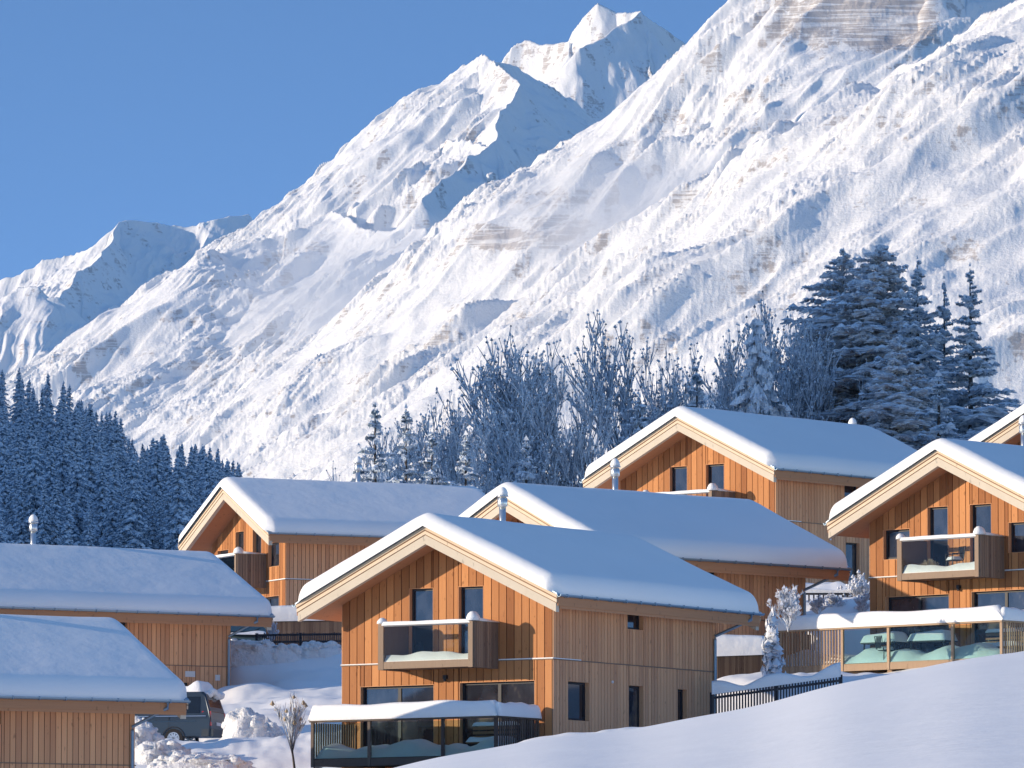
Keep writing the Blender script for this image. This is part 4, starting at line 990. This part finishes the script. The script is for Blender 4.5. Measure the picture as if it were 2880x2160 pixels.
# conifers
CM_S = [split_tree(conifer_mesh(300+i, 14, 2.9, 120, .5, .35, 2, .25, .9, .15), 'c', [M_NEEDLE_FROST, M_PAD], [M_BARK]) for i in range(2)]
CM_L2 = split_tree(conifer_mesh(327, 24, 6.2, 460, .85, .32, 3, .25, .6, 0, 1.0), 'c', [M_LARCH, M_PAD], [M_BARK])
CM_L = split_tree(conifer_mesh(320, 24, 6.6, 520, .85, .3, 3, .22, .62, 0, 1.05), 'c', [M_LARCH, M_PAD], [M_BARK])
CM_D = split_tree(conifer_mesh(330, 12, 3.6, 130, 1.0, .95, 3, .1, .7, 0, 1.9), 'c', [M_NEEDLE_FROST, M_PAD], [M_BARK])
CM_T = [split_tree(conifer_mesh(340+i, 24, 4.6, 270, .6, .28, 3, .28, .8, .10, 1.0), 'c', [M_NEEDLE_FROST, M_PAD], [M_BARK]) for i in range(2)]
for (ms, H_, nm, px, py, d, w, lab) in [
  (CM_S[0],14,'fir_tree',1055,1132,352,1.0,'small dark fir just right of the chimney on the back left roof'),
  (CM_S[1],14,'fir_tree',1142,1150,356,1.0,'small dark fir left of the frosted bare row'),
  (CM_S[0],14,'fir_tree',1215,1215,350,1.1,'low snowy fir under the frosted bare row'),
  (CM_S[1],14,'fir_tree',1310,1225,352,1.2,'low bushy snowy fir beside the middle chimney'),
  (CM_L,24,'larch_tree',2478,690,400,1.2,'huge brownish larch heavy with snow, broadest crown of the stand'),
  (CM_L2,24,'larch_tree',2372,715,405,1.15,'brownish larch with a second pointed top just left of the broadest larch'),
  (CM_L2,24,'larch_tree',2290,930,402,1.25,'brownish larch behind the broadest larch, half hidden'),
  (CM_D,12,'fir_tree',2128,905,376,.72,'fir with drooping snow laden boughs behind the uppermost chalet'),
  (CM_T[0],24,'spruce_tree',2580,735,394,1.0,'tall snowy spruce next right of the huge larch'),
  (CM_T[1],24,'spruce_tree',2655,790,402,.75,'thin spruce between two taller spruces at the right'),
  (CM_T[1],24,'spruce_tree',2728,755,392,1.0,'rightmost tall dark spruce with sparse level boughs'),
  (CM_L2,24,'larch_tree',2520,960,388,1.2,'low spreading larch with snowy boughs above the uppermost roof end'),
  (CM_S[0],14,'fir_tree',2640,1060,384,1.6,'dark fir filling the foot of the tall spruces'),
  (CM_S[1],14,'fir_tree',2820,1140,392,1.3,'low fir at the right end of the stand'),
  (CM_S[1],14,'fir_tree',1800,1120,372,1.3,'snowy fir rising behind the left eave of the uppermost chalet'),
  (CM_S[0],14,'fir_tree',1960,1030,380,1.0,'snowy fir between bare trees behind the uppermost ridge'),
  (CM_S[1],14,'fir_tree',1480,1240,364,1.4,'low snowy fir among the feet of the bare trees')]:
    put_tree(nm, ms, H_, px, py, d, lab, 'tree', 'conifers behind the chalets', w)
# small plants among the chalets
put_tree('snowy_fir', split_tree(conifer_mesh(350, 2.3, .36, 60, 1.0, .7, 1, .1, .8, 0, 1.4), 'c', [M_FROST, M_PAD], [M_BARK]), 2.3, 2172, 1725, 236, 'small fir plastered with snow at the left end of the right terrace', 'tree', basepy=1925, wide=1.2)
SH = [split_tree(branchy(400+i, 1.6, .75, 3, 8, .7, .011, .6, .025, 22, .10, .02), 'b', [M_LARCH, M_FROST], [M_BARK]) for i in range(2)]
put_tree('snowy_shrub', SH[0], 1.6, 2216, 1640, 240, 'snow laden shrub in front of the downspout of the hidden gable chalet', 'shrub', basepy=1790, wide=.8)
for (px, py, d, bp, w, lab) in [(2300,1672,258,1735,1.2,'low snowy shrub on the bank between two chalets, left one'),(2352,1662,259,1735,1.3,'low snowy shrub in the middle of the bank between two chalets'),(2408,1600,262,1725,.9,'taller bluish shrub against the wall of the right hand chalet'),(2425,1660,258,1735,1.0,'low snowy shrub hard against the right hand chalet')]:
    put_tree('snowy_shrub', SH[1], 1.6, px, py, d, lab, 'shrub', basepy=bp, wide=w)
SN = split_tree(branchy(431, 2.4, .45, 3, 6, .8, .014, .9, .05, 10, .05, .1), 'b', [M_TAN, M_FROST], [M_BARK])
put_tree('bare_shrub', SN, 2.4, 832, 1945, 224, 'thin bare shrub with sunlit snow on its stems left of the front terrace', 'shrub', basepy=2185, wide=.8)
put_tree('bare_shrub', SH[0], 1.6, 438, 2080, 231, 'tiny twigs sticking out of the snow pile by the van', 'shrub', basepy=2135, wide=.3)
put_tree('snowy_shrub', SH[1], 1.6, 766, 1742, 275.5, 'dark snowy shrub behind the low picket fence', 'shrub', basepy=1815, wide=.6)

# ------------------------------------------------------------------ thin mountain air over the whole valley
hm = bpy.data.materials.new('air'); hm.use_nodes = True; t_ = hm.node_tree; t_.nodes.clear()
o_ = t_.nodes.new('ShaderNodeOutputMaterial'); v_ = t_.nodes.new('ShaderNodeVolumePrincipled'); v_.inputs['Color'].default_value = (.30,.58,1,1); v_.inputs['Density'].default_value = 1.3e-5; v_.inputs['Anisotropy'].default_value = .1
t_.links.new(v_.outputs[0], o_.inputs['Volume'])
mb = MB(); mb.box(-1100, 1300, -60, 16800, -8, 1720); hz = mb.build('haze', hm); tag(hz, 'thin bluish air between the village and the mountains', None, None, 'stuff')
